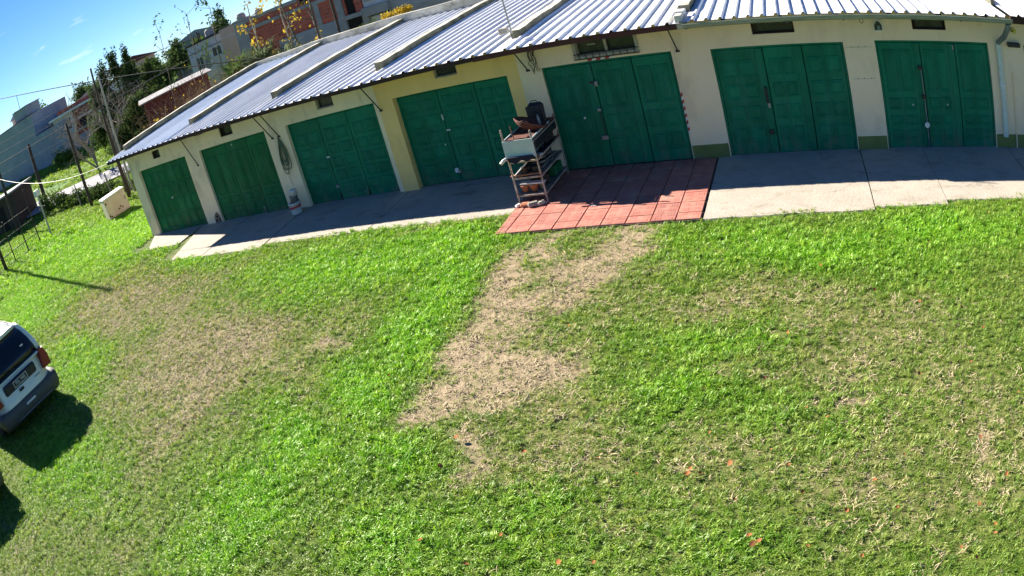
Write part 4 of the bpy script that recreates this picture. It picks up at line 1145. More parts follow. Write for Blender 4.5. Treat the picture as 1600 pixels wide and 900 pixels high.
# ------------------------------------------------------------------ junk trolley by the fourth door
CT = empty('shelf_trolley', (-5.10, -.87, .035), 0, 'rusty steel shelf trolley crammed with junk on the red tiles', 'trolley')
M['cart_steel'] = pm('worn_trolley_paint', (0.50, 0.45, 0.38), (0.25, 0.17, 0.12), 9, 0.6, 0.2, 50)
M['cart_panel'] = pm('pale_green_panel', (0.52, 0.60, 0.54), (0.44, 0.53, 0.50), 3, 0.5)
hx, hy = .26, .64
for sx in (-1, 1):
    for sy in (-1, 1):
        top = 1.40 if sy < 0 and sx < 0 else (1.33 if sy < 0 else 1.20)
        MB().bbox(sx * hx - .014, sx * hx + .014, sy * hy - .014, sy * hy + .014, 0.0, top, .004).build('leg', M['cart_steel'], CT)
SH = (.17, .50, .80, 1.13)
for z in SH:
    s = MB()
    for sx in (-1, 1): s.bbox(sx * (hx + .012) - .010, sx * (hx + .012) + .010, -hy, hy, z - .035, z, .004)
    for sy in (-1, 1): s.bbox(-hx, hx, sy * (hy + .006) - .010, sy * (hy + .006) + .010, z - .034, z - .001, .004)
    sh = s.build('shelf_frame', M['cart_steel'], CT)
    MB().box(-hx, hx, -hy + .02, hy - .02, z - .022, z - .012).build('shelf_board', M['wood_grey'] if z < .6 else M['black_plastic'], sh)
MB().box(-hx - .02, hx + .02, -hy - .034, -hy - .020, .86, 1.19).build('end_panel', M['cart_panel'], CT)
MB().box(hx + .022, hx + .030, -hy + .02, hy - .1, .98, 1.11).build('side_panel', M['black_plastic'], CT)
MB().box(-hx, hx, -hy, hy, 1.14, 1.165).build('top_tray', M['rust'], CT)
for sx in (-1, 1): MB().bbox(sx * (hx + .01) - .012, sx * (hx + .01) + .012, -hy, hy - .35, 1.165, 1.195, .004).build('tray_edge', M['cart_panel'], CT)
def cl(x, y, z): return (-5.10 + x, -.87 + y, .035 + z)

prof = []
for k in range(10):
    a = R(8 + 62 * k / 9); prof.append((.30 * math.sin(a) / math.sin(R(70)), .16 * (1 - math.cos(a)) / (1 - math.cos(R(70)))))
T = Matrix.Rotation(R(22), 4, 'Y') @ Matrix.Rotation(R(-10), 4, 'X')
w = MB().lathe(prof + [(.285, .165), (.25, .12), (.15, .045), (.04, .012)], 26, T=T)
wk = w.build('plough_disc_pan', M['rust'], None, True, cl(.02, -.10, 1.19))
tag(wk, 'rusty round plough disc cooking pan tilted on top of the shelf trolley', 'pan')
for s in (-1, 1):
    MB().tube([T @ Vector((-.10, s * .29, .15)), T @ Vector((-.05, s * .33, .20)), T @ Vector((.05, s * .33, .20)), T @ Vector((.10, s * .29, .15))], .009, 6).build('handle', M['rust'], wk)
cs = MB().bbox(-.15, .15, -.07, .07, 0, .40, .05, T=Matrix.Rotation(R(-6), 4, 'X'))
co = cs.build('suitcase', M['black_plastic'], None, False, cl(.05, .38, 1.15))
tag(co, 'upright black hard suitcase standing at the wall end of the shelf trolley', 'suitcase')
MB().tube([(-.06, -.0, .40), (-.05, .0, .44), (.05, .0, .44), (.06, .0, .40)], .009, 6).build('carry_handle', M['black_iron'], co)
MB().box(-.152, .152, -.016, -.002, .03, .36, T=Matrix.Translation((0, -.07, 0))).build('shell_band', M['black_iron'], co)
def resting(name, b, mt, loc, label, cat, group=None, smooth=False, rz=0):
    o = b.build(name, mt, None, smooth, loc)
    o.rotation_euler = (0, 0, rz)
    return tag(o, label, cat, group)
resting('iron_rod', MB().tube([(0, 0, 0), (-.02, .01, .26)], .010, 6), M['rust'], cl(-.08, -.58, 1.165), 'short upright iron rod on the tray edge above the pale green panel', 'rod')
resting('metal_flask', MB().lathe([(.026, 0), (.028, .01), (.028, .16), (.018, .19), (.018, .21)], 12), M['steel'], cl(.20, .02, 1.20), 'slim grey metal flask beside the plough disc pan', 'flask', smooth=True)
resting('red_rag', MB().bbox(-.18, .2, -.07, .07, 0, .03, .012), M['rust'], cl(-.03, -.55, 1.165), 'folded rust coloured rag on the tray edge of the trolley', 'rag')
k = 0
for (x, y, z, L, wd, rz, mt, lab) in ((0, -.50, .815, .62, .10, 4, 'white_paint', 'white board sticking out under the pale green panel'),
        (-.14, -.52, .84, .46, .07, -6, 'black_plastic', 'dark flat board on the upper trolley shelf'),
        (-.02, -.60, .515, .58, .06, 3, 'clay', 'brown strip of wood across the middle trolley shelf'),
        (.02, -.52, .185, .46, .12, -3, 'white_paint', 'white chipped board over the terracotta pots')):
    resting('board', MB().bbox(-L / 2, L / 2, -wd / 2, wd / 2, 0, .025, .006), M[mt], cl(x, y, z + (.14 if 'pots' in lab else 0)), lab, 'board', rz=R(rz))
resting('slanted_board', MB().bbox(-.20, .20, -.06, .06, 0, .02, .005, T=Matrix.Rotation(R(-38), 4, 'Y')), M['white_paint'], cl(-.10, -.57, .62), 'pale slat leaning at a slant between the lower trolley shelves', 'board')
resting('tool_case', MB().bbox(-.18, .18, -.16, .16, 0, .17, .015), M['elbow'], cl(-.02, -.36, .815), 'blue grey tool case on the upper trolley shelf', 'tool case')
resting('car_jack', MB().bbox(-.11, .11, -.09, .09, 0, .10, .02), M['black_iron'], cl(.05, -.40, .515), 'black iron jack on the middle trolley shelf', 'tool')
resting('green_crate', MB().bbox(-.14, .14, -.19, .19, 0, .18, .012), M['green_old'], cl(.10, .30, .185), 'small green crate on the bottom trolley shelf', 'crate')
resting('dark_carton', MB().bbox(-.2, .2, -.2, .2, 0, .22, .012), M['wood_dark'], cl(.0, .36, .815), 'dark carton at the wall end of the upper trolley shelf', 'carton')
resting('dark_carton', MB().bbox(-.16, .16, -.22, .22, 0, .19, .012), M['black_plastic'], cl(-.04, .26, .515), 'black carton at the wall end of the middle trolley shelf', 'carton')
for n_, (x, y, z, r_, h_) in enumerate(((-.14, -.52, .185, .075, .13), (.02, -.50, .185, .085, .13), (.15, -.44, .185, .06, .11))):
    resting('flower_pot', MB().lathe([(r_ * .7, 0), (r_ * .95, h_ * .8), (r_ * 1.08, h_ * .8), (r_ * 1.08, h_), (r_ * .9, h_), (r_ * .7, h_ * .4)], 16), M['clay'] if n_ != 2 else M['wood_grey'], cl(x, y, z),
            ('small terracotta pot by the left leg on the bottom trolley shelf', 'wide terracotta pot in the middle of the bottom trolley shelf', 'small grey tin on the bottom trolley shelf')[n_], 'pot' if n_ < 2 else 'tin', smooth=True)
for n_, (x, y, z, L, w_, h_, rz, mt, nm, lab, cat) in enumerate((
        (.10, .12, .815, .70, .05, .035, 88, 'wood_grey', 'slat', 'long grey slat lying lengthwise on the upper trolley shelf', 'slat'),
        (.17, .10, .515, .85, .06, .03, 91, 'wood_grey', 'slat', 'long grey slat lying lengthwise on the middle trolley shelf', 'slat'),
        (-.13, .05, .515, .80, .08, .05, 86, 'black_plastic', 'plastic_trough', 'long black plastic trough on the middle trolley shelf', 'trough'),
        (-.12, .18, .185, .60, .16, .14, 90, 'wood_dark', 'wooden_drawer', 'dark wooden drawer on the bottom trolley shelf', 'drawer'),
        (.06, -.16, .185, .26, .20, .17, 20, 'black_iron', 'engine_part', 'black engine part on the bottom trolley shelf behind the pots', 'engine part'),
        (.05, .05, .93, .30, .22, .12, 12, 'black_plastic', 'battery_box', 'black battery box wedged under the top tray', 'box'),
        (-.12, -.10, .62, .24, .2, .14, -15, 'elbow', 'blue_carton', 'blue grey carton on the middle trolley shelf', 'carton'))):
    resting(nm, MB().bbox(-L / 2, L / 2, -w_ / 2, w_ / 2, 0, h_, .008), M[mt], cl(x, y, z), lab, cat, rz=R(rz))
resting('navy_cloth', MB().prism([(-.24, 0), (.22, 0), (.25, -.05), (.12, -.10), (.02, -.06), (-.10, -.12), (-.22, -.07)], -.03, .03, 'y'), M['navy'], cl(.0, -.70, .90), 'dark navy cloth hanging below the pale green panel', 'cloth')
resting('plastic_elbow', MB().tube([(0, .12, 0), (-.02, 0, .01), (-.08, -.08, 0), (-.14, -.10, -.05)], .03, 8), M['white_paint'], cl(-.24, -.62, .86), 'white plastic pipe elbow poking out beside the trolley leg', 'pipe', smooth=True)
resting('plastic_elbow', MB().tube([(0, .14, -.02), (.02, 0, .0), (.07, -.05, .03)], .022, 8), M['cable_pale'], cl(.25, -.60, .84), 'grey pipe stub poking out under the panel corner', 'pipe', smooth=True)
for n_, (x, y, z, r_, mt) in enumerate(((-.05, -.55, .52, .07, 'black_plastic'), (.13, -.50, .52, .06, 'wood_dark'), (.14, .48, .185, .07, 'steel'), (.02, .05, .185, .08, 'black_plastic'))):
    resting('paint_can', MB().lathe([(r_, 0), (r_, r_ * 1.7), (r_ * 1.05, r_ * 1.75), (r_ * 1.05, r_ * 1.85), (0, r_ * 1.8)], 14), M[mt], cl(x, y, z), ('black can on the middle trolley shelf behind the brown strip', 'dark brown can on the middle trolley shelf', 'grey steel can beside the green crate', 'black can in the middle of the bottom trolley shelf')[n_], 'can', smooth=True)
coil = [(.16 * math.cos(t) * (1 + .1 * math.sin(5 * t)), .26 * math.sin(t), .03 + .012 * t) for t in np.linspace(0, 6 * math.pi, 70)]
resting('cable_coil', MB().tube(coil, .014, 6), M['steel'], cl(.08, .02, .50), 'grey cable coil on the middle trolley shelf', 'cable')
coil = [(.10 * math.cos(t), .14 * math.sin(t), .03 + .010 * t) for t in np.linspace(0, 5 * math.pi, 50)]
resting('cable_coil', MB().tube(coil, .012, 6), M['cable_pale'], cl(.10, -.12, .815), 'pale cable coil beside the blue grey tool case', 'cable')
for n_, (x, y, s_, mt) in enumerate(((-.10, -.78, .09, 'clay'), (.05, -.80, .10, 'wood_grey'), (.18, -.76, .08, 'frame'), (-.25, -.76, .06, 'white_paint'))):
    resting(('broken_brick', 'wood_offcut', 'yellow_block', 'white_pebble')[n_], MB().bbox(-s_, s_, -s_ * .6, s_ * .6, 0, s_ * .8, s_ * .25), M[mt], (-5.1 + x, -.87 + y, .04), ('piece of broken red brick at the foot of the trolley', 'grey wood offcut at the foot of the trolley', 'yellowish block at the foot of the trolley', 'small white stone at the foot of the trolley')[n_], ('brick', 'wood', 'block', 'stone')[n_], rz=.4 * n_)
for n_, (x, y) in enumerate(((-3.95, -1.86), (-3.90, -1.92))):
    resting('wood_stick', MB().bbox(-.045, .045, -.005, .005, 0, .01, .002), M['white_paint'], (x, y, .044), 'thin white stick lying on the red tiles', 'stick', 'pair of white sticks on the tiles')

# ------------------------------------------------------------------ bucket with cloths, garden hose, stray wires
BK = empty('paint_bucket', (-11.47, -.30, .022), 0, 'white plastic paint bucket holding grey tins by the hose pillar', 'bucket')
MB().lathe([(.125, 0), (.13, .01), (.15, .25), (.157, .25), (.157, .28), (.145, .28), (.13, .06), (.0, .05)], 22).build('pail', M['white_paint'], BK, True)
MB().lathe([(.1435, .15), (.1455, .15), (.1495, .20), (.1475, .20)], 22).build('printed_band', M['blue_print'], BK, True)
MB().tube([(-.155, 0, .25), (-.14, -.10, .18), (0, -.165, .14), (.14, -.10, .18), (.155, 0, .25)], .005, 5).build('wire_handle', M['steel'], BK)
tn = resting('paint_tin', MB().lathe([(.10, 0), (.10, .16), (.104, .165), (.104, .175), (.09, .175), (.09, .165)], 18), M['steel'], (-11.44, -.28, .28), 'dented grey paint tin stacked in the white bucket', 'tin', smooth=True)
tn2 = resting('paint_tin', MB().lathe([(.085, 0), (.085, .12), (.09, .125), (.09, .135), (.0, .13)], 18), M['white_paint'], (-11.42, -.26, .46), 'small pale lidded tin topping the stack above the white bucket', 'tin', smooth=True)
tn2.rotation_euler = (.1, .12, 0)
hp = []
for t in np.linspace(0, 14 * math.pi, 220):
    k = t / (2 * math.pi); kk = int(k)
    w_ = .07 + .035 * ((kk * 37) % 5) / 2.0; L_ = .62 + .10 * ((kk * 53) % 4)
    u = (1 - math.cos(t)) / 2
    hp.append((-11.53 + .04 * u * ((kk % 3) - 1) + w_ * math.sin(t) * (u ** .7) * 1.4, -.03 - .012 * (kk % 4), 1.86 - L_ * u))
MBh = MB().tube(hp, .011, 6)
ho = MBh.build('garden_hose', M['hose'], None, True)
tag(ho, 'coiled green garden hose hanging on the pillar beside the third door', 'hose')
MB().tube([(-11.53, -.03, 1.0), (-11.58, -.03, .82), (-11.56, -.03, .62)], .005, 5).build('tie_string', M['stem_dry'], ho)
MB().tube([(-11.53, 0, 1.88), (-11.53, -.07, 1.88), (-11.53, -.08, 1.91)], .008, 6).build('hook', M['black_iron'], ho)
wb = MB()
for s in range(5):
    r_ = random.Random(s)
    pts = [(-5.06 + .03 * s, -.02, 2.58)]
    for k in range(6):
        a = pts[-1]; pts.append((a[0] + r_.uniform(-.05, .05), -.02 - r_.uniform(0, .05), a[2] - r_.uniform(.05, .12)))
    wb.tube(pts, .006, 5)
wb.tube([(-5.06 + .05 * math.cos(t), -.03, 2.40 + .10 * math.sin(t)) for t in np.linspace(0, 5.5, 14)], .008, 5)
wo = wb.build('wire_tangle', M['cable'], None)
tag(wo, 'tangle of old black wires hanging under the eave beside the fifth door', 'wires')
dc = MB().tube([(-14.9, -.05, 2.62), (-14.2, -.10, 2.55), (-13.6, -.06, 2.60), (-13.3, -.03, 2.62)], .008, 5).build('eave_cable', M['cable'])
tag(dc, 'black cable drooping along the eave above the second door', 'cable')
ms = MB().tube([(-5.33, .06, 2.90), (-5.33, .06, 5.2)], .018, 8).build('antenna_mast', M['steel'])
tag(ms, 'thin steel antenna mast standing on the roof parapet', 'mast')
MB().bbox(-.09, .09, -.06, .06, 0, .12, .01).build('mast_foot', M['concrete_old'], ms, False, (-5.44, -.03, 2.93))
wl = MB().tube([(5.0, -.30, .03), (5.03, -.6, .035), (5.10, -.9, .032)], .012, 6).build('drain_hose', M['black_iron'])
tag(wl, 'short black drain hose lying on the concrete below the downpipe', 'hose')

# ------------------------------------------------------------------ white box on the grass
BX = empty('chest_freezer', (-24.90, 3.55, 0.0), R(70), 'old whitish chest freezer lying on the grass past the garages', 'freezer')
M['freezer'] = pm('yellowed_enamel', (0.64, 0.56, 0.45), (0.55, 0.42, 0.30), 1.4, 0.5, 0.1, 30, stain=((0.38, 0.22, 0.12), (2, 2, 4), 0.5))
T = Matrix.Rotation(R(-3), 4, 'Y')
MB().bbox(-.55, .55, -.38, .38, .02, .90, .03, T).build('cabinet', M['freezer'], BX)
MB().bbox(-.57, .57, -.40, .40, .905, .97, .02, T).build('lid', M['white_paint'], BX)
MB().bbox(-.47, .49, -.395, -.382, .10, .84, .01, T).build('front_panel', M['freezer'], BX)
MB().bbox(.42, .46, -.42, -.396, .45, .62, .008, T).build('door_handle', M['steel'], BX)
for z in (.2, .75): MB().bbox(-.52, -.46, -.41, -.383, z - .04, z + .04, .006, T).build('hinge', M['rust'], BX)
for k, (x, z) in enumerate(((.02, .26), (.12, .32), (.20, .24), (-.42, .14))):
    MB().bbox(x - .035, x + .035, -.405, -.392, z - .03, z + .03, .008, T).build('rust_spot', M['rust'], BX)

# ------------------------------------------------------------------ gate, posts, poles
GT = empty('farm_gate', (-32.0, .35, 0), 0, 'black tubular steel gate with thin bars at the lawn edge', 'gate')
def gtube(a, b, r, nm): MB().tube([a, b], r, 6).build(nm, M['black_iron'], GT)
for y0_, h_ in ((2.25, 2.9), (1.35, 2.0), (.35, 2.15), (-.9, 2.15)):
    gtube((0, y0_, .02), (0, y0_, h_), .035, 'post')
for z, z2 in ((2.0, 1.96), (1.36, 1.32), (.62, .60), (.12, .10)):
    gtube((0, -.9, z), (0, 2.25, z2), .022, 'rail')
for k in range(22):
    gtube((0, -.8 + k * .14, .12), (0, -.8 + k * .14, .62), .008, 'bar')
def pole(x, y, h, r, mt, label, lean=(0, 0), cat='pole', name='utility_pole', group=None):
    z = float(terrain(np.array([x]), np.array([y]))[0])
    n = 7
    o = MB().tube([(lean[0] * t, lean[1] * t, (h + .2) * t - .2) for t in np.linspace(0, 1, n)], [r * (1 - .3 * t) for t in np.linspace(0, 1, n)], 10).build(name, M[mt], None, True, (x, y, z))
    return tag(o, label, cat, group)
tall = pole(-31.95, -.10, 9.4, .11, 'wood_dark', 'tall dark wooden pole beside the steel gate casting a long shadow')
p1 = pole(-26.63, 5.6, 6.5, .07, 'wood_dark', 'dark wooden pole rising behind the corner of the garage roof')
p1b = pole(-26.95, 5.95, 5.5, .05, 'wood_dark', 'shorter dark pole standing tight against the pole behind the garage corner', (-.25, .05))
p2 = pole(-27.75, 6.75, 6.1, .065, 'concrete_pole', 'pale grey concrete pole behind the garage roof corner')
p3 = pole(-42.6, 9.35, 4.7, .16, 'wood_dark', 'thick dark post in front of the long grey wall')
p4 = pole(-31.6, 6.4, 4.7, .10, 'wood_dark', 'dark wooden pole rising out of the hedge')
MB().bbox(-.5, .5, -.04, .04, 4.35, 4.43, .01).build('cross_arm', M['wood_dark'], p4)
p5 = pole(-41.8, 5.9, 5.6, .13, 'wood_dark', 'dark pole beside the small dark shed')
for (x, y, h) in ((-33.7, 6.95, 1.35), (-29.6, 6.6, 1.4), (-28.2, 6.9, 1.3)):
    pole(x, y, h, .05, 'wood_grey', 'short weathered wooden fence stake in the hedge', cat='post', name='fence_stake', group='fence stakes in the hedge')
lp = pole(-31.84, 3.35, 2.2, .06, 'concrete_pole', 'short grey post carrying a pale meter box', cat='post', name='meter_post')
MB().bbox(-.16, .16, -.14, .14, 2.18, 2.52, .02).build('meter_box', M['white_paint'], lp)

def cable(name, a, b, sag, r, mt, label, mid=12):
    a, b = Vector(a), Vector(b)
    pts = []
    for k in range(mid + 1):
        t = k / mid; q = a.lerp(b, t); q.z -= 4 * sag * t * (1 - t); pts.append(q)
    return tag(MB().tube(pts, r, 5).build(name, M[mt]), label, 'cable')
cable('power_cable', (-44.8, 2.9, 10.9), (-18.15, 8.51, 3.25), .15, .024, 'cable', 'thick black cable crossing the sky to behind the garage roof', 24)
cable('power_cable', (-26.7, 5.6, 6.1), (-10.5, 14.5, 4.6), .25, .012, 'cable', 'thin black cable running from the dark pole over the shrubs')
cable('service_cable', (-44.0, -.5, 6.4), (-40.5, 16.5, 5.85), .15, .014, 'cable_pale', 'upper pale wire in front of the long grey wall')
cable('service_cable', (-43.6, .2, 5.9), (-39.0, 18.0, 4.95), .12, .014, 'cable_pale', 'middle pale wire in front of the long grey wall')
cable('service_cable', (-38.0, .0, 5.0), (-36.5, 21.5, 4.7), .25, .022, 'cable_pale', 'thick twisted pale wire in front of the long grey wall')
cable('service_cable', (-41.5, 6.0, 4.1), (-39.2, 17.0, 3.9), .15, .010, 'cable_pale', 'lowest thin pale wire in front of the long grey wall')
cable('drop_cable', (-31.95, -.05, 5.4), (-18.33, -.60, 2.80), .75, .009, 'cable_pale', 'pale drop cable sagging to the corner of the garage roof', 18)

# ------------------------------------------------------------------ cars
M['car_silver'] = pm('silver_car_paint', (0.74, 0.74, 0.62), (0.72, 0.72, 0.60), 3, 0.32, 0, metal=0.1, spec=0.5)
M['car_blue'] = pm('dark_blue_car_paint', (0.012, 0.016, 0.035), (0.01, 0.013, 0.03), 3, 0.25, 0, metal=0.2, spec=0.5)
M['car_trim'] = pm('grey_bumper_plastic', (0.095, 0.09, 0.08), (0.08, 0.075, 0.07), 10, 0.6)
m, nt, p = nodes_of('car_window_glass')
p.inputs['Base Color'].default_value = (0.008, 0.010, 0.014, 1); p.inputs['Roughness'].default_value = 0.06
M['car_glass'] = m
m, nt, p = nodes_of('red_lamp_glass')
p.inputs['Base Color'].default_value = (0.24, 0.004, 0.010, 1); p.inputs['Roughness'].default_value = 0.4
M['lamp_red'] = m
M['tyre'] = pm('tyre_rubber', (0.02, 0.02, 0.02), None, 20, 0.85)

def loft_car(root, levels, L, W, mat_fn, name, nper=44, exp=5.0):
    """closed rounded-rectangle rings stacked in z. levels: (z, x_rear, x_front, half_width)"""
    rings = []
    for (z, xr, xf, hw) in levels:
        cx, ax = (xr + xf) / 2, (xr - xf) / 2
        ring = []
        for k in range(nper):
            t = 2 * math.pi * (k + .5) / nper
            c_, s_ = math.cos(t), math.sin(t)
            ring.append((cx + ax * math.copysign(abs(c_) ** (2 / exp), c_), hw * math.copysign(abs(s_) ** (2 / exp), s_), z))
        rings.append(ring)
    return rings

def car(name, loc, rz, paint, label, hatch=True):
    C = empty(name, loc, rz, label, 'car')
    if hatch:   # tall five-door people carrier, x=0 at the rear, body towards -x
        low = [(.24, -.10, -3.9, .80), (.34, -.02, -4.05, .845), (.56, .0, -4.12, .855), (.62, -.03, -4.12, .86), (.80, -.06, -4.05, .86), (.94, -.10, -3.95, .85), (1.0, -.13, -3.2, .835)]
        cab = [(1.0, -.09, -3.15, .845), (1.15, -.14, -2.92, .825), (1.30, -.24, -2.7, .79), (1.44, -.38, -2.45, .74), (1.55, -.56, -2.3, .685)]
        roof = [(1.545, -.50, -2.32, .70), (1.585, -.56, -2.24, .66), (1.625, -.70, -2.1, .58), (1.648, -.92, -1.95, .44), (1.655, -1.2, -1.7, .2)]
    else:
        low = [(.22, -.10, -3.9, .76), (.34, -.02, -4.1, .80), (.55, .0, -4.15, .82), (.75, -.04, -4.1, .82), (.86, -.10, -3.9, .79), (.90, -.22, -3.6, .74)]
        cab = [(.89, -.95, -3.0, .72), (1.15, -1.15, -2.75, .67), (1.33, -1.40, -2.45, .60)]
        roof = [(1.33, -1.38, -2.47, .605), (1.37, -1.5, -2.35, .55), (1.385, -1.65, -2.2, .42)]
    def stack(levels, nm, mt, cap=True, ex=5.5, np_=72):
        rings = loft_car(C, levels, 4, 1.7, None, nm, np_, ex)
        b = MB(); n = np_
        V = [q for r in rings for q in r]; F = []
        for i in range(len(rings) - 1):
            for k in range(n): F.append((i * n + k, i * n + (k + 1) % n, (i + 1) * n + (k + 1) % n, (i + 1) * n + k))
        if cap: F += [tuple(range(n))[::-1], tuple(range((len(rings) - 1) * n, len(rings) * n))]
        return b.add(V, F).build(nm, mt, C, True)
    body = stack(low, 'body', paint)
    gl = stack(cab, 'greenhouse', M['car_glass'], True, 7.0)
    rf = stack(roof, 'roof', paint, True, 6.0)
    bl = [(.20, .01, -.55, .83), (.30, .05, -.6, .872), (.44, .055, -.6, .878), (.51, .02, -.58, .868)] if hatch else [(.2, .01, -.5, .78), (.36, .045, -.55, .82), (.52, .045, -.55, .835), (.58, .01, -.5, .83)]
    bmp = stack(bl, 'rear_bumper', M['car_trim'], True, 6.0)
    if hatch:
        # painted pillars framing the rear window, the window itself being the dark glass
        def rearx(z): return float(np.interp(z, [1.0, 1.15, 1.30, 1.44, 1.55], [-.09, -.14, -.24, -.38, -.56]))
        def halfw(z): return float(np.interp(z, [1.0, 1.15, 1.30, 1.44, 1.55], [.845, .825, .79, .74, .685]))
        for s in (-1, 1):
            pts = [(rearx(z) - .115, s * halfw(z) * .915, z) for z in (.98, 1.12, 1.25, 1.38, 1.48, 1.56)]
            MB().tube(pts, [.07, .065, .06, .06, .06, .06], 8).build('rear_pillar', paint, C, True)
            for (xq, zt) in ((-1.25, 1.54), (-2.15, 1.54)):
                MB().tube([(xq - .05, s * .825, .99), (xq, s * .675, zt)], .045, 6).build('side_pillar', paint, C, True)
        MB().bbox(-.66, -.50, -.52, .52, 1.575, 1.605, .014).build('spoiler', paint, C)
        MB().bbox(-.20, -.06, -.70, .70, .955, .995, .018).build('window_ledge', paint, C)
        lp_ = MB().bbox(-.06, .006, -.47, .47, .73, .93, .05).build('plate_recess', M['black_plastic'], C)
        MB().box(.006, .012, -.20, .20, .765, .885).build('license_plate', M['black_iron'], C)
        e = MB()
        e.box(.0125, .0155, -.20, .20, .875, .885); e.box(.0125, .0155, -.20, .20, .765, .775); e.box(.0125, .0155, -.20, -.19, .775, .875); e.box(.0125, .0155, .19, .20, .775, .875)
        e.build('plate_border', M['white_paint'], C)
        tcv = bpy.data.curves.new('plate_text', 'FONT'); tcv.body = 'FEL 940'; tcv.size = .088; tcv.align_x = 'CENTER'; tcv.align_y = 'CENTER'; tcv.extrude = .001
        tob = bpy.data.objects.new('plate_text', tcv)
        tme = bpy.data.meshes.new_from_object(tob)
        tme.materials.clear(); tme.materials.append(M['white_paint'])
        tx = link('plate_number', tme, C, (.016, 0, .825)); tx.rotation_euler = (R(90), 0, R(90))
        for s in (-1, 1):
            MB().prism([(s * .63, .66), (s * .845, .66), (s * .855, .86), (s * .80, 1.02), (s * .70, 1.0), (s * .66, .82)], -.22, -.012, 'x').build('tail_light', M['lamp_red'], C)
        MB().bbox(.0, .02, -.13, .0, .645, .70, .012).build('boot_handle', M['black_plastic'], C)
        MB().bbox(.012, .022, .33, .50, .66, .68, .004).build('badge', M['steel'], C)
        MB().bbox(.05, .062, -.14, .13, .38, .42, .004).build('bumper_sticker', M['white_paint'], C)
        MB().bbox(.035, .058, -.5, .6, .245, .262, .006).build('bumper_trim', M['steel'], C)
        MB().tube([(-.10, .02, 1.03), (-.13, -.18, 1.10), (-.135, -.36, 1.12)], .012, 6).build('rear_wiper', M['black_iron'], C)
        MB().box(-.215, -.205, .40, .48, 1.24, 1.27, Matrix.Rotation(0, 4, 'X')).build('window_sticker', M['white_paint'], C)
        for s in (-1, 1):
            MB().tube([(-.7, s * .52, 1.64), (-.85, s * .52, 1.68), (-1.9, s * .52, 1.68), (-2.0, s * .52, 1.63)], .014, 6).build('roof_rail', M['black_iron'], C)
    else:
        for s in (-1, 1):
            MB().bbox(-.06, .008, s * .62 - .15, s * .62 + .15, .62, .78, .03).build('tail_light', M['lamp_red'], C)
        MB().tube([(-.55, .70, .90), (-.75, .69, 1.05), (-.95, .66, 1.12)], .02, 6).build('rear_pillar', paint, C)
    for xw in (-.78, -3.35):
        for s in (-1, 1):
            wh = empty('wheel', (xw, s * .74, .30)); wh.parent = C
            T = Matrix.Rotation(R(90), 4, 'X')
            MB().lathe([(.19, -.09), (.27, -.10), (.30, -.07), (.30, .07), (.27, .10), (.19, .09)], 24, T=T).build('tyre', M['tyre'], wh, True)
            MB().lathe([(.03, -.08), (.19, -.07), (.19, .07), (.03, .08)], 20, T=T).build('rim', M['steel'], wh, True)
    return C
CAR1 = car('silver_people_carrier', (-12.78, -8.55, -.01), R(-3), M['car_silver'], 'silver people carrier with dark grey bumper parked on the lawn')
CAR1.scale = (1.06, 1.06, 1.06)
car('dark_car', (-11.30, -11.25, -.01), R(0), M['car_blue'], 'dark blue car parked beside the silver people carrier', False)

# ------------------------------------------------------------------ houses behind
M['house_grey'] = pm('blue_grey_render', (0.33, 0.35, 0.38), (0.27, 0.29, 0.32), 0.8, 0.9, 0.2, 10, stain=((0.20, 0.20, 0.21), (1.2, 1.2, 0.35), 0.5))
M['house_white'] = pm('white_render', (0.66, 0.66, 0.64), (0.56, 0.56, 0.54), 1.0, 0.9, stain=((0.40, 0.38, 0.35), (1.5, 1.5, 0.4), 0.5))
M['house_red'] = pm('red_render', (0.26, 0.075, 0.055), (0.20, 0.06, 0.045), 1.5, 0.9)
M['house_beige'] = pm('beige_render', (0.70, 0.47, 0.36), (0.60, 0.40, 0.30), 0.7, 0.9, stain=((0.30, 0.24, 0.20), (1.5, 1.5, 0.4), 0.6))
M['house_pale'] = pm('pale_lilac_render', (0.66, 0.62, 0.62), (0.56, 0.53, 0.53), 0.8, 0.9, stain=((0.25, 0.23, 0.22), (1.5, 1.5, 0.4), 0.5))
M['shed_red'] = pm('dark_red_boards', (0.13, 0.035, 0.030), (0.09, 0.026, 0.024), 3, 0.85, stretch=(6, 6, 0.5))
M['block_grey'] = pm('raw_concrete', (0.32, 0.33, 0.33), (0.25, 0.25, 0.25), 2, 0.9, 0.3, 12)
def brick_mat(name, c1, c2, mortar, ax):
    m, nt, p = nodes_of(name)
    g = nt.nodes.new('ShaderNodeNewGeometry'); sp = nt.nodes.new('ShaderNodeSeparateXYZ'); cb = nt.nodes.new('ShaderNodeCombineXYZ')
    nt.links.new(g.outputs['Position'], sp.inputs[0])
    ad = nt.nodes.new('ShaderNodeMath'); ad.operation = 'ADD'
    nt.links.new(sp.outputs['X'], ad.inputs[0]); nt.links.new(sp.outputs['Y'], ad.inputs[1])
    nt.links.new(ad.outputs[0], cb.inputs['X']); nt.links.new(sp.outputs['Z'], cb.inputs['Y'])
    b = nt.nodes.new('ShaderNodeTexBrick')
    b.inputs['Scale'].default_value = 1.0; b.inputs['Brick Width'].default_value = .34; b.inputs['Row Height'].default_value = .19
    b.inputs['Mortar Size'].default_value = .018
    b.inputs['Color1'].default_value = (*c1, 1); b.inputs['Color2'].default_value = (*c2, 1); b.inputs['Mortar'].default_value = (*mortar, 1)
    nt.links.new(cb.outputs[0], b.inputs['Vector'])
    c = mixc(nt, 1.0, b.outputs['Color'], ramp(nt, noise(nt, 1.3, 6, position(nt)).outputs['Fac'], [(.3, (.65, .65, .65)), (.7, (1.15, 1.15, 1.15))]).outputs['Color'], 'MULTIPLY')
    nt.links.new(c, p.inputs['Base Color']); p.inputs['Roughness'].default_value = .9
    bump(nt, p, b.outputs['Fac'], -.5, .02)
    return m
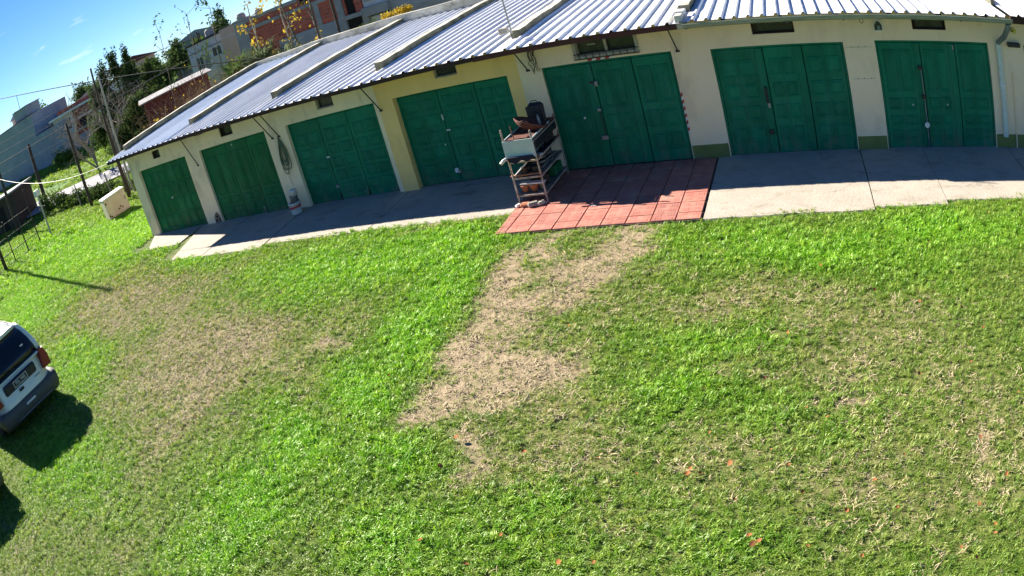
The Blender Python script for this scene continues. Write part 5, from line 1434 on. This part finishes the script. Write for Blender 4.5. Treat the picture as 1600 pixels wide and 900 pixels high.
M['brick'] = brick_mat('hollow_red_brick', (0.58, 0.11, 0.06), (0.44, 0.08, 0.045), (0.34, 0.20, 0.16), 0)

def frame_T(ox, oy, oz, ux, uy):
    u = Vector((ux, uy, 0)).normalized(); v = Vector((-u.y, u.x, 0))
    return Matrix(((u.x, v.x, 0, ox), (u.y, v.y, 0, oy), (0, 0, 1, oz), (0, 0, 0, 1)))
def house(name, label, T):
    o = empty(name, T.to_translation(), T.to_euler().z, label, 'house' if 'shed' not in name else 'shed')
    return o
def hb(root, nm, mt, *a, b=0.0): return (MB().bbox(*a, b) if b else MB().box(*a)).build(nm, M[mt], root)
def window(root, x0, x1, z0, z1, y=-.01, frame='white_paint', glass='glassdark', mull=True, sill=True):
    w = .07; f = MB()
    f.box(x0, x1, y - .03, y + .05, z0, z0 + w); f.box(x0, x1, y - .03, y + .05, z1 - w, z1); f.box(x0, x0 + w, y - .03, y + .05, z0 + w, z1 - w); f.box(x1 - w, x1, y - .03, y + .05, z0 + w, z1 - w)
    if mull: f.box((x0 + x1) / 2 - .03, (x0 + x1) / 2 + .03, y - .025, y + .05, z0 + w, z1 - w)
    o = f.build('window', M[frame], root)
    MB().box(x0 + w, x1 - w, y - .012, y - .005, z0 + w, z1 - w).build('pane', M[glass], o)
    if sill: MB().box(x0 - .06, x1 + .06, y - .12, y - .031, z0 - .07, z0 - .002).build('sill', M[frame], o)
    return o

# long grey house: front from (-72,17.9) to (-59,22.7), front faces the camera (local -y)
T = frame_T(-72.0, 17.85, 1.4, 13.0, 4.85)
H = house('grey_house', 'big windowless blue grey house wall at the foot of the hill', T)
hb(H, 'wall', 'house_grey', 0, 9.7, 0, 7, -1, 6.35); hb(H, 'low_wall', 'house_grey', 9.7, 13.85, .003, 2.5, -1, 3.9)
hb(H, 'coping', 'shed_red', -.05, 9.75, -.05, .3, 6.352, 6.43)
hb(H, 'tank_tower', 'house_grey', 6.7, 8.9, .4, 3, 6.44, 7.5); hb(H, 'tower_cap', 'block_grey', 6.6, 9.0, .3, 3.1, 7.5, 7.6)
hb(H, 'footing', 'block_grey', 8, 13.9, -.35, -.01, -1, .22)
T2 = frame_T(-70.5, 22.5, 7.6, 13.0, 4.85)
H2 = house('rooftop_hut', 'small pale hut with pitched roof and antenna above the grey wall', T2)
hb(H2, 'wall', 'house_beige', 0, 1.9, 0, 2, -1.5, 1.0)
MB().prism([(-.25, 1.0), (2.15, 1.0), (.95, 1.75)], -.2, 2.2, 'y').build('roof', M['block_grey'], H2)
MB().tube([(.95, 1, 1.7), (.95, 1, 3.4)], .03, 6).build('antenna', M['black_iron'], H2)
# white and red house right of it
T = frame_T(-60.3, 22.3, 1.5, 5.6, 7.6)
H = house('red_and_white_house', 'two storey house with white windows, red wall and white roof edge', T)
hb(H, 'white_wall', 'house_white', 0, 2.3, 0, 5, -1, 4.2); hb(H, 'red_wall', 'house_red', 2.3, 5.0, .05, 5, -1, 4.15); hb(H, 'plaster_wall', 'house_white', 5.0, 9.2, -.4, 5, 1.0, 4.6); hb(H, 'brick_wall', 'brick', 2.35, 9.2, -.5, .0, -1, 1.95)
hb(H, 'roof_slab', 'white_paint', -.4, 5.2, -.7, 5.5, 4.2, 4.42); hb(H, 'upper_roof', 'house_red', .6, 5.4, 1.0, 6, 4.43, 4.85)
window(H, .35, 1.0, 2.55, 3.6, -.005); window(H, 1.45, 2.0, 2.75, 3.8, -.005)
hb(H, 'balcony_opening', 'dark', 2.9, 4.3, .02, .045, 2.2, 3.0); hb(H, 'balcony_slab', 'block_grey', 2.35, 5.6, -.9, .04, 1.96, 2.14); hb(H, 'awning', 'white_paint', 2.7, 4.4, -.3, .04, 3.15, 3.25)
hb(H, 'plaster_patch', 'house_beige', 5.4, 7.0, -.43, -.405, 2.6, 3.9)
T = frame_T(-58.2, 23.8, 1.6, 4.6, 5.2)
W = MB().box(0, 6.4, 0, .25, -1, 1.5).build('garden_wall', M['house_grey']); W.matrix_world = T
tag(W, 'low grey garden wall in front of the red and white house', 'wall')
# far roofs on the hill
for n_, (x, y, w_, h_, mt) in enumerate(((-66, 30, 5, 7.6, 'house_red'), (-74, 42, 6, 9.0, 'house_beige'), (-64, 44, 7, 8.2, 'block_grey'))):
    T = frame_T(x, y, 2.0, 5, 6)
    H = house('hill_house', ('red walled house on the hill behind the white roof edge', 'beige house high on the hill among trees', 'grey roofed house on the hill behind the bare tree')[n_], T)
    hb(H, 'wall', mt, 0, w_, 0, 4, -2, h_ - 3.2)
    MB().prism([(-.4, h_ - 3.2), (w_ + .4, h_ - 3.2), (w_ / 2, h_ - 2.2)], -.3, 4.3, 'y').build('roof', M['block_grey'] if n_ != 1 else M['shed_red'], H)
    window(H, w_ * .3, w_ * .3 + .9, h_ - 5, h_ - 3.9)
# dark red shed with grey metal roof
M['shed_roof'] = pm('dull_metal_roof', (0.24, 0.23, 0.235), (0.16, 0.155, 0.16), 2, 0.8)
T = frame_T(-35.6, 15.2, 0, 3.4, 4.2)
H = house('red_shed', 'long dark red shed with pale metal roof behind the weeds', T)
hb(H, 'wall', 'shed_red', 0, 4.6, 0, 3.0, -.3, 3.32)
MB().prism([(-.35, 3.30), (-.35, 3.38), (3.3, 3.58), (3.3, 3.50)], -.3, 4.9, 'x').build('roof', M['shed_roof'], H)
for k in range(4): hb(H, 'wall_board', 'shed_red', .3 + k * 1.1, .38 + k * 1.1, -.03, -.001, 0, 3.0)
# pale house and beige block
H = house('pale_house', 'pale lilac flat roofed house with two windows behind the weeds', frame_T(-46.0, 30.0, 0, 1, 0))
hb(H, 'wall', 'house_pale', 0, 4.75, 0, 7, -.5, 5.75); hb(H, 'coping', 'wood_dark', -.1, 4.8, -.1, 7, 5.752, 5.9); hb(H, 'string_course', 'block_grey', 0, 4.75, -.06, -.001, 4.95, 5.05)
window(H, .75, 1.75, 3.25, 4.5, -.005); window(H, 3.0, 4.2, 3.9, 4.8, -.005)
hb(H, 'shutter', 'block_grey', 1.9, 2.5, -.05, -.001, 3.2, 4.5)
for k, (x, h_) in enumerate(((.1, .6), (.7, .9), (.95, .75))): MB().tube([(x, 1, 5.9), (x, 1, 5.9 + h_)], .07, 8).build('roof_pipe', M['wood_dark'], H)
MB().lathe([(.35, 0), (.42, .1), (.42, .6), (.25, .75)], 14, (1.75, 1.5, 5.9)).build('water_tank', M['block_grey'], H)
H = house('beige_block', 'tall blank beige house end wall beside the brick house', frame_T(-41.15, 29.5, 0, 1, 0))
hb(H, 'wall', 'house_beige', 0, 2.35, 0, 7, -.5, 5.95); hb(H, 'band', 'house_pale', 0, 2.35, -.04, -.001, 5.1, 5.16)
# unfinished brick house straight behind the garages
H = house('brick_house', 'unfinished red brick house with raw concrete frame behind the garages', frame_T(-26.4, 16.0, 0, 1, 0))
hb(H, 'brick_wall', 'brick', .55, 6.3, .02, 6, 3.62, 4.75); hb(H, 'upper_brick', 'brick', .55, 4.2, .02, 6, 4.93, 5.25); hb(H, 'plinth_wall', 'house_grey', 2.4, 6.35, .0, 6, -.3, 3.60); hb(H, 'lower_brick', 'brick', .55, 2.39, .01, 6, -.3, 3.60)
hb(H, 'ring_beam', 'block_grey', .0, 4.2, -.05, 6.05, 5.252, 5.45); hb(H, 'mid_beam', 'block_grey', .0, 7.4, -.04, .3, 4.752, 4.928)
hb(H, 'corner_column', 'block_grey', -.35, .54, -.06, .5, -.3, 5.6); MB().lathe([(.28, 0), (.28, .15), (.2, .32), (0, .38)], 14, (.1, .2, 5.6)).build('column_cap', M['block_grey'], H)
MB().lathe([(.22, 0), (.22, .15), (.15, .3), (0, .34)], 14, (1.3, .3, 5.45)).build('column_cap', M['block_grey'], H)
hb(H, 'column', 'block_grey', 5.05, 5.35, -.03, .3, 3.60, 4.75); hb(H, 'column', 'block_grey', 6.35, 6.72, -.06, .5, -.3, 6.6)
hb(H, 'upper_storey', 'brick', 4.2, 6.34, .02, 6, 4.93, 7.0); hb(H, 'upper_opening', 'dark', 4.35, 5.0, -.0, .03, 5.0, 6.2)
hb(H, 'brick_pier', 'brick', 6.73, 6.85, .02, 6, 3.65, 7); hb(H, 'door_opening', 'dark', 6.85, 7.35, .10, .14, 3.66, 5.6); hb(H, 'brick_pier', 'brick', 7.36, 7.75, .02, 6, 3.55, 7)
hb(H, 'landing', 'block_grey', 6.74, 7.9, -.12, .6, 3.42, 3.64); hb(H, 'garage_opening', 'dark', 6.75, 7.60, .05, .1, 1.5, 3.40); hb(H, 'lower_frame', 'block_grey', 7.61, 7.95, -.02, .4, -.3, 3.41)
hb(H, 'white_bay', 'house_white', 7.96, 9.2, .15, 4, -.3, 3.2); hb(H, 'side_wall', 'block_grey', 9.21, 12.2, .05, 4, -.3, 6.5); hb(H, 'upper_bay', 'house_white', 7.76, 9.2, .12, 4, 3.75, 6.5); hb(H, 'balcony', 'block_grey', 7.8, 9.2, -.25, .1, 3.30, 3.74)
window(H, 8.0, 9.0, 4.1, 5.2, .11, 'block_grey')
hb(H, 'end_brick', 'brick', 12.21, 16.5, .05, 4, -.3, 6.5); hb(H, 'end_column', 'block_grey', 13.2, 13.5, -.02, .04, -.3, 6.5)
for r_ in range(3): hb(H, 'block_course', 'house_grey', 9.4, 12.0, .03, .049, 3.2 + r_ * .5, 3.62 + r_ * .5)
# dark shed at the far left
T = frame_T(-47.5, 5.2, .2, 4.5, 2.6)
H = house('dark_shed', 'small dark shed with a flat roof at the lawn edge by the gate', T)
hb(H, 'wall', 'wood_dark', 0, 4.2, 0, 3, -.5, 2.4); hb(H, 'roof', 'block_grey', -.2, 4.4, -.3, 3.2, 2.402, 2.52); hb(H, 'doorway', 'dark', 2.2, 3.0, -.01, .02, -.2, 1.9)

# ------------------------------------------------------------------ trees, shrubs and weeds
def leaf_cloud(lobes, n, size, seed, elong=1.0, droop=0.0):
    """leaf-sized quads through lumpy ellipsoids: lobes (cx,cy,cz,rx,ry,rz)"""
    r = np.random.default_rng(seed)
    vol = np.array([l[3] * l[4] * l[5] for l in lobes]) ** .67
    cnt = np.maximum(1, (n * vol / vol.sum()).astype(int))
    P = []
    for l, c in zip(lobes, cnt):
        d = r.normal(size=(c, 3)); d /= np.linalg.norm(d, axis=1)[:, None]
        rad = r.uniform(0, 1, c) ** .45
        lump = .78 + .36 * np.sin(d[:, 0] * 5 + l[0] * 3) * np.sin(d[:, 1] * 4.3 + l[1]) + .18 * np.sin(d[:, 2] * 7 + seed)
        P.append(np.array(l[:3]) + d * (rad * lump)[:, None] * np.array(l[3:]))
    P = np.concatenate(P); m_ = len(P)
    a = r.normal(size=(m_, 3)); a[:, 2] -= droop; a /= np.linalg.norm(a, axis=1)[:, None]
    b = np.cross(a, r.normal(size=(m_, 3))); b /= np.linalg.norm(b, axis=1)[:, None] + 1e-9
    s = size * r.uniform(.6, 1.4, m_)[:, None]
    V = np.stack([P - a * s * elong, P + b * s * .45, P + a * s * elong, P - b * s * .45], 1).reshape(-1, 3)
    F = np.arange(m_ * 4).reshape(-1, 4)
    return V, F

def branch_mesh(b, p, d, L, r, depth, rnd, spread=.55, up=.15):
    n = 4; pts = [Vector(p)]; dd = Vector(d).normalized()
    for k in range(n):
        dd = (dd + Vector((rnd.uniform(-.16, .16), rnd.uniform(-.16, .16), rnd.uniform(-.06, .12) + up * .2))).normalized()
        pts.append(pts[-1] + dd * L / n)
    b.tube(pts, [r * (1 - .45 * k / n) for k in range(n + 1)], 5, False)
    if depth > 0:
        for _ in range(rnd.choice((2, 3, 3))):
            k = rnd.randint(2, n)
            e = Vector((rnd.gauss(0, 1), rnd.gauss(0, 1), rnd.gauss(0, .6) + up)).normalized()
            branch_mesh(b, pts[k], (dd * (1 - spread) + e * spread).normalized(), L * rnd.uniform(.55, .8), r * .5, depth - 1, rnd, spread, up)
    return pts[-1]

def tree(name, x, y, label, lobes, n, size, mt, trunk_h, trunk_r, seed, z=None, limbs=4, cat='tree', group=None, elong=1.0, bark='bark'):
    z = float(terrain(np.array([x]), np.array([y]))[0]) if z is None else z
    o = empty(name, (x, y, z), 0, label, cat, group)
    b = MB(); rnd = random.Random(seed)
    b.tube([(0, 0, -.2), (.03, .02, trunk_h * .5), (.0, .05, trunk_h)], [trunk_r, trunk_r * .8, trunk_r * .6], 8)
    for k in range(limbs):
        l = lobes[k % len(lobes)]
        c = Vector(l[:3]); s = Vector((.0, .04, trunk_h * rnd.uniform(.55, .95)))
        b.tube([s, s.lerp(c, .5) + Vector((rnd.uniform(-.2, .2), rnd.uniform(-.2, .2), .1)), c], [trunk_r * .45, trunk_r * .3, trunk_r * .1], 5, False)
    b.build('trunk', M[bark], o)
    V, F = leaf_cloud(lobes, n, size, seed, elong)
    link('crown', np_mesh('crown', V, F, M[mt]), o)
    return o

tree('evergreen_tree', -46.0, 21.3, 'big dark evergreen tree with upright plumes behind the poles',
     [(0, 0, 2.6, 2.9, 2.8, 2.4), (-1.6, -1.2, 1.8, 2.0, 2.0, 1.9), (2.0, 1.6, 1.7, 2.2, 2.2, 1.8), (-.9, -.6, 5.6, .75, .75, 1.9), (.0, .1, 6.2, .7, .7, 1.9), (.9, .9, 6.5, .42, .42, 1.5), (-1.7, -1.3, 4.6, 1.0, 1.0, 1.5), (.9, .8, 4.8, 1.1, 1.1, 1.7), (2.2, 1.9, 4.4, .7, .7, 1.4), (3.2, 2.6, 3.4, .9, .9, 1.3)], 30000, .115, 'leaf_dark', 3.0, .3, 3, limbs=7, elong=1.3)
for n_, (x, y, h_, w_, mt, lab) in enumerate(((-61.5, 38.5, 3.5, 2.4, 'leaf_mid', 'round green tree on the hill left of the pale house'), (-59.5, 40.5, 4.2, 2.0, 'leaf_dark', 'dark green tree on the hill between lighter trees'), (-57.4, 42.2, 3.4, 1.9, 'leaf_lime', 'light green tree touching the pale house'), (-64.0, 36.5, 2.6, 2.0, 'leaf_dark', 'low dark tree behind the evergreen plumes'), (-56, 45, 5.4, 1.8, 'leaf_dark', 'dark tree rising behind the pale house roof'))):
    tree('hill_tree', x, y, lab, [(0, 0, h_ * .75, w_, w_, h_ * .45), (-w_ * .5, .2, h_ * .55, w_ * .7, w_ * .7, h_ * .35), (w_ * .55, 0, h_ * .6, w_ * .7, w_ * .7, h_ * .4), (.3, .2, h_ * 1.08, w_ * .5, w_ * .5, h_ * .28)], 3200, .17, mt, h_ * .5, .18, 40 + n_)
for n_, (x, y, h_) in enumerate(((-78, 30, 7.0), (-84, 22, 5.0), (-80, 26, 4.2))):
    tree('distant_tree', x, y, ('tall distant tree behind the grey tower', 'distant tree at the far end of the grey wall', 'rounded distant tree behind the rooftop hut')[n_], [(0, 0, h_ * .6, 2.4, 2.4, h_ * .38), (1.8, .5, h_ * .5, 1.6, 1.6, h_ * .3)], 2200, .2, 'leaf_mid', h_ * .4, .2, 60 + n_)
tree('hill_tree', -70.2, 33.5, 'dark green tree tucked beside the grey tower', [(0, 0, 4.4, 2.0, 2.0, 1.7), (1.8, 1.4, 3.9, 1.6, 1.6, 1.4)], 2600, .18, 'leaf_dark', 3, .2, 70)
tree('dark_thicket_tree', -39.9, 17.6, 'low dense dark tree behind the garage roof poles', [(0, 0, 1.9, 1.9, 1.8, 1.7), (1.3, 1.0, 1.5, 1.5, 1.5, 1.4), (-1.2, -.9, 1.3, 1.4, 1.4, 1.3), (.3, .3, 3.2, 1.0, 1.0, .9), (2.6, 2.2, 1.4, 1.2, 1.2, 1.2)], 12000, .10, 'leaf_dark', 1.6, .2, 72, limbs=5)
# bare trees
for n_, (x, y, h_, dp, lab) in enumerate(((-40.6, 15.6, 2.9, 4, 'leafless spreading tree between the poles and the evergreen'), (-42.4, 14.6, 2.2, 4, 'smaller leafless tree left of the dark poles'))):
    z = float(terrain(np.array([x]), np.array([y]))[0]); rnd = random.Random(80 + n_)
    o = empty('bare_tree', (x, y, z), 0, lab, 'tree')
    b = MB()
    for k in range(6):
        branch_mesh(b, (0, 0, -.1 + .3 * k), (rnd.uniform(-.8, .8), rnd.uniform(-.8, .8), 1), h_ * rnd.uniform(.85, 1.15), .085, dp, rnd)
    b.build('branches', M['bark_pale'], o)
# hedge shrubs along the old fence
sh = [(-37.2, 8.3, .8, 1.0, 'leaf_dark'), (-36.0, 7.9, .7, 1.1, 'leaf_mid'), (-34.6, 7.8, .95, 1.3, 'leaf_dark'), (-33.2, 7.7, .7, 1.1, 'leaf_mid'), (-31.9, 7.6, .8, 1.15, 'leaf_dark'), (-30.5, 7.5, .65, 1.1, 'leaf_dark'), (-29.2, 7.3, .5, 1.0, 'leaf_lime'), (-28.0, 7.4, .45, 1.0, 'leaf_lime'), (-38.6, 8.2, 1.4, 1.3, 'leaf_mid'), (-40.0, 7.9, 1.6, 1.0, 'leaf_dark')]
for n_, (x, y, h_, w_, mt) in enumerate(sh):
    kind = {'leaf_dark': 'dark green', 'leaf_mid': 'mid green', 'leaf_lime': 'light green'}[mt]
    tree('hedge_shrub', x, y, kind + ' shrub in the hedge row behind the chest freezer', [(0, 0, h_ * .5, w_ * .8, w_ * .6, h_ * .55), (w_ * .4, .1, h_ * .4, w_ * .5, w_ * .5, h_ * .45), (-w_ * .4, -.1, h_ * .7, w_ * .4, w_ * .4, h_ * .45)], 1300, .075, mt, h_ * .4, .04, 100 + n_, cat='shrub', group='hedge shrubs of ' + kind + ' leaves')
tree('round_bush', -55.5, 19.2, 'round green bush at the foot of the long grey wall', [(0, 0, .9, 1.5, 1.2, .9), (1.2, .5, .7, 1.0, 1.0, .7)], 1500, .12, 'leaf_mid', .5, .06, 120, cat='shrub')
for n_, (x, y, h_, w_) in enumerate(((-34.6, 12.3, 1.7, 1.5), (-32.0, 13.4, 1.6, 1.6), (-37.4, 12.6, 1.8, 1.4))):
    tree('wayside_bush', x + .0, y + 3.2, ('dark leafy bush beyond the road near the evergreen', 'leafy bush in front of the red shed', 'leafy bush under the bare tree')[n_], [(0, 0, h_ * .55, w_, w_, h_ * .5), (w_ * .6, .3, h_ * .4, w_ * .6, w_ * .6, h_ * .4)], 2200, .10, ('leaf_dark', 'leaf_mid', 'leaf_dark')[n_], h_ * .5, .07, 130 + n_, cat='shrub')
# arching grey-green fronds right behind the roof
def fronds(x, y, z, n, L, seed, mt, label, name='frond_plant', w=.05):
    o = empty(name, (x, y, z), 0, label, 'plant'); r = random.Random(seed)
    V = []; F = []
    for k in range(n):
        az = r.uniform(0, 6.283); el = r.uniform(.5, 1.35); l = L * r.uniform(.6, 1.1); p = Vector((r.uniform(-.3, .3), r.uniform(-.3, .3), 0)); seg = 7
        dv = Vector((math.cos(az), math.sin(az), 0)); side = Vector((-math.sin(az), math.cos(az), 0))
        base = len(V)
        for s in range(seg + 1):
            t = s / seg; ww = w * (1 - t) ** .6 * (.5 + t) + .004
            V += [tuple(p - side * ww), tuple(p + side * ww)]
            a = el - 1.5 * t * t
            p = p + (dv * math.cos(a) + Vector((0, 0, math.sin(a)))) * l / seg
        for s in range(seg): F.append((base + 2 * s, base + 2 * s + 1, base + 2 * s + 3, base + 2 * s + 2))
    me = bpy.data.meshes.new('fronds'); me.from_pydata(V, [], F); me.materials.append(M[mt])
    link('fronds', me, o)
    MB().tube([(0, 0, -z - .1), (0, 0, .1)], [.12, .10], 7).build('stem', M['bark'], o)
    return o
fronds(-20.6, 10.4, 2.9, 170, 1.6, 1, 'leaf_grey', 'grey green arching plant behind the left of the garage roof')
fronds(-18.9, 10.0, 2.6, 120, 1.4, 2, 'leaf_grey', 'second grey green arching plant in front of the brick house')
fronds(-22.8, 11.2, 2.8, 130, 1.6, 3, 'leaf_mid', 'darker green arching plant before the beige house end')
# dry brown weeds and saplings with yellow leaves
def weeds(x, y, z, n, h, spread, seed, label, leafs=60, mt='leaf_yellow', stem='stem_dry', lsize=.07):
    o = empty('weed_thicket', (x, y, z), 0, label, 'weeds'); r = random.Random(seed); b = MB(); tips = []
    for k in range(n):
        p = Vector((r.gauss(0, spread), r.gauss(0, spread), -.1)); d = Vector((r.uniform(-.5, .5), r.uniform(-.5, .5), 1)); hh = h * r.uniform(.5, 1.1)
        pts = [p]
        for s in range(4):
            d = (d + Vector((r.uniform(-.35, .35), r.uniform(-.35, .35), .05))).normalized(); pts.append(pts[-1] + d * hh / 4)
        b.tube(pts, [.022, .018, .013, .009, .005], 4, False); tips += pts[2:]
        for q in (2, 3):
            e = Vector((r.uniform(-1, 1), r.uniform(-1, 1), r.uniform(-.2, .6))).normalized()
            b.tube([pts[q], pts[q] + e * hh * .25], [.008, .004], 4, False); tips.append(pts[q] + e * hh * .25)
    b.build('stems', M[stem], o)
    rr = np.random.default_rng(seed); T_ = np.array([tuple(q) for q in tips]); idx = rr.integers(0, len(T_), leafs)
    P = T_[idx] + rr.normal(size=(leafs, 3)) * .08
    a = rr.normal(size=(leafs, 3)); a /= np.linalg.norm(a, axis=1)[:, None]; bb = np.cross(a, rr.normal(size=(leafs, 3))); bb /= np.linalg.norm(bb, axis=1)[:, None]
    s = lsize * rr.uniform(.6, 1.4, leafs)[:, None]
    link('leaves', np_mesh('leaves', np.stack([P - a * s, P + bb * s * .55, P + a * s, P - bb * s * .55], 1).reshape(-1, 3), np.arange(leafs * 4).reshape(-1, 4), M[mt]), o)
    return o
weeds(-25.2, 10.8, 0, 170, 4.3, 1.3, 1, 'thicket of dry brown stems with yellow leaves behind the garage roof', 130)
weeds(-28.0, 12.2, 0, 150, 4.1, 1.4, 2, 'dry brown weed thicket in front of the red shed', 90)
weeds(-22.4, 10.0, 0, 90, 3.9, 1.0, 3, 'dry weeds between the arching plants and the beige wall', 90, 'leaf_lime')
# sparse trees with pale trunks in front of the brick house
def sapling(x, y, h, lean, seed, label, leafs, mt='leaf_yellow', bark='bark_pale', r0=.07, lsize=.09):
    o = empty('sapling', (x, y, 0), 0, label, 'tree'); rnd = random.Random(seed); b = MB()
    pts = [Vector((lean[0] * t + .12 * math.sin(5 * t + seed), lean[1] * t, h * t)) for t in np.linspace(0, 1, 7)]
    b.tube(pts, [r0 * (1 - .55 * k / 6) for k in range(7)], 6)
    tips = []
    for k in range(3, 7):
        for _ in range(2):
            e = Vector((rnd.uniform(-1, 1), rnd.uniform(-.6, .6), rnd.uniform(.1, 1))).normalized(); q = pts[k] + e * h * .12; q2 = q + Vector((rnd.uniform(-.3, .3), rnd.uniform(-.2, .2), .35)) * h * .15
            b.tube([pts[k], q, q2], [r0 * .4, r0 * .25, r0 * .1], 5, False); tips += [q, q2]
    b.build('trunk', M[bark], o)
    rr = np.random.default_rng(seed); T_ = np.array([tuple(q) for q in tips]); idx = rr.integers(0, len(T_), leafs)
    P = T_[idx] + rr.normal(size=(leafs, 3)) * .14
    a = rr.normal(size=(leafs, 3)); a /= np.linalg.norm(a, axis=1)[:, None]; bb = np.cross(a, rr.normal(size=(leafs, 3))); bb /= np.linalg.norm(bb, axis=1)[:, None]
    s = lsize * rr.uniform(.6, 1.4, leafs)[:, None]
    link('crown', np_mesh('crown', np.stack([P - a * s, P + bb * s * .55, P + a * s, P - bb * s * .55], 1).reshape(-1, 3), np.arange(leafs * 4).reshape(-1, 4), M[mt]), o)
sapling(-21.2, 11.0, 5.3, (.2, 0), 5, 'thin yellow leaved sapling at the left of the brick wall', 130)
sapling(-19.2, 11.0, 4.9, (-.1, .1), 6, 'pale forked sapling with a few yellow leaves before the brick wall', 60, r0=.06)
sapling(-18.4, 11.2, 5.4, (-.9, 0), 7, 'dark leaning bare sapling before the brick wall', 25, bark='bark', r0=.08)
sapling(-17.6, 11.0, 6.2, (-.1, 0), 8, 'tall dark thin trunk with yellow leaves low on the brick wall', 50, bark='bark', r0=.08)
pole(-16.7, 11.0, 6.4, .07, 'wood_dark', 'dark thin pole in front of the brick wall', (-.05, 0), 'pole', 'thin_pole')
for n_, (x, y, h_) in enumerate(((-27.6, 13.4, 7.1), (-26.0, 13.5, 6.8), (-31.0, 14.0, 6.9))):
    sapling(x, y, h_, (.15, 0), 20 + n_, ('slender sapling with dark leaf tufts reaching into the sky', 'slender dark leaved sapling before the pale house', 'slender dark sapling left of the pale house')[n_], 70, 'leaf_dark', 'bark', .035, .10)
tree('yellow_bush', -13.0, 9.2, 'yellow flowering bush poking above the back of the garage roof', [(-.35, 0, 3.3, .35, .3, .32), (.35, 0, 3.42, .45, .3, .25)], 700, .06, 'leaf_yellow', 2.9, .05, 150, z=0.0, limbs=2, cat='shrub')
tree('dark_bush', -14.4, 9.4, 'dark green bush behind the roof beside the yellow bush', [(0, 0, 3.1, .7, .4, .3)], 600, .06, 'leaf_dark', 2.8, .05, 151, z=0.0, limbs=1, cat='shrub')

# ------------------------------------------------------------------ fallen leaves
def leaf_mesh(seed):
    r = random.Random(seed); n = 6; V = []; F = []
    cup = r.uniform(.15, .5)
    for k in range(n + 1):
        t = k / n; w = .42 * math.sin(math.pi * min(.98, t * .95 + .02)) ** .8; z = cup * (2 * t - 1) ** 2 * .5
        V += [(t - .5, -w, z + cup * w * .6), (t - .5, 0, z), (t - .5, w, z + cup * w * .6)]
    for k in range(n):
        for j in (0, 1): F.append((k * 3 + j, k * 3 + j + 1, k * 3 + 4 + j, k * 3 + 3 + j))
    me = bpy.data.meshes.new('fallen_leaf'); me.from_pydata(V, [], F); me.materials.append(M['leaf_fallen'])
    return me
lms = [leaf_mesh(s) for s in range(4)]
for k, (x, y, s) in enumerate(LEAVES):
    z = float(terrain(np.array([x]), np.array([y]))[0])
    o = link('fallen_leaf', lms[k % 4], None, (x, y, z + .075)); o.scale = (min(s, .075) * .9,) * 3
    o.rotation_euler = (random.uniform(-.5, .5), random.uniform(-.5, .5), random.uniform(0, 6.28))
    tag(o, 'curled orange brown fallen leaf lying on the lawn', 'leaf', 'fallen leaves on the lawn')
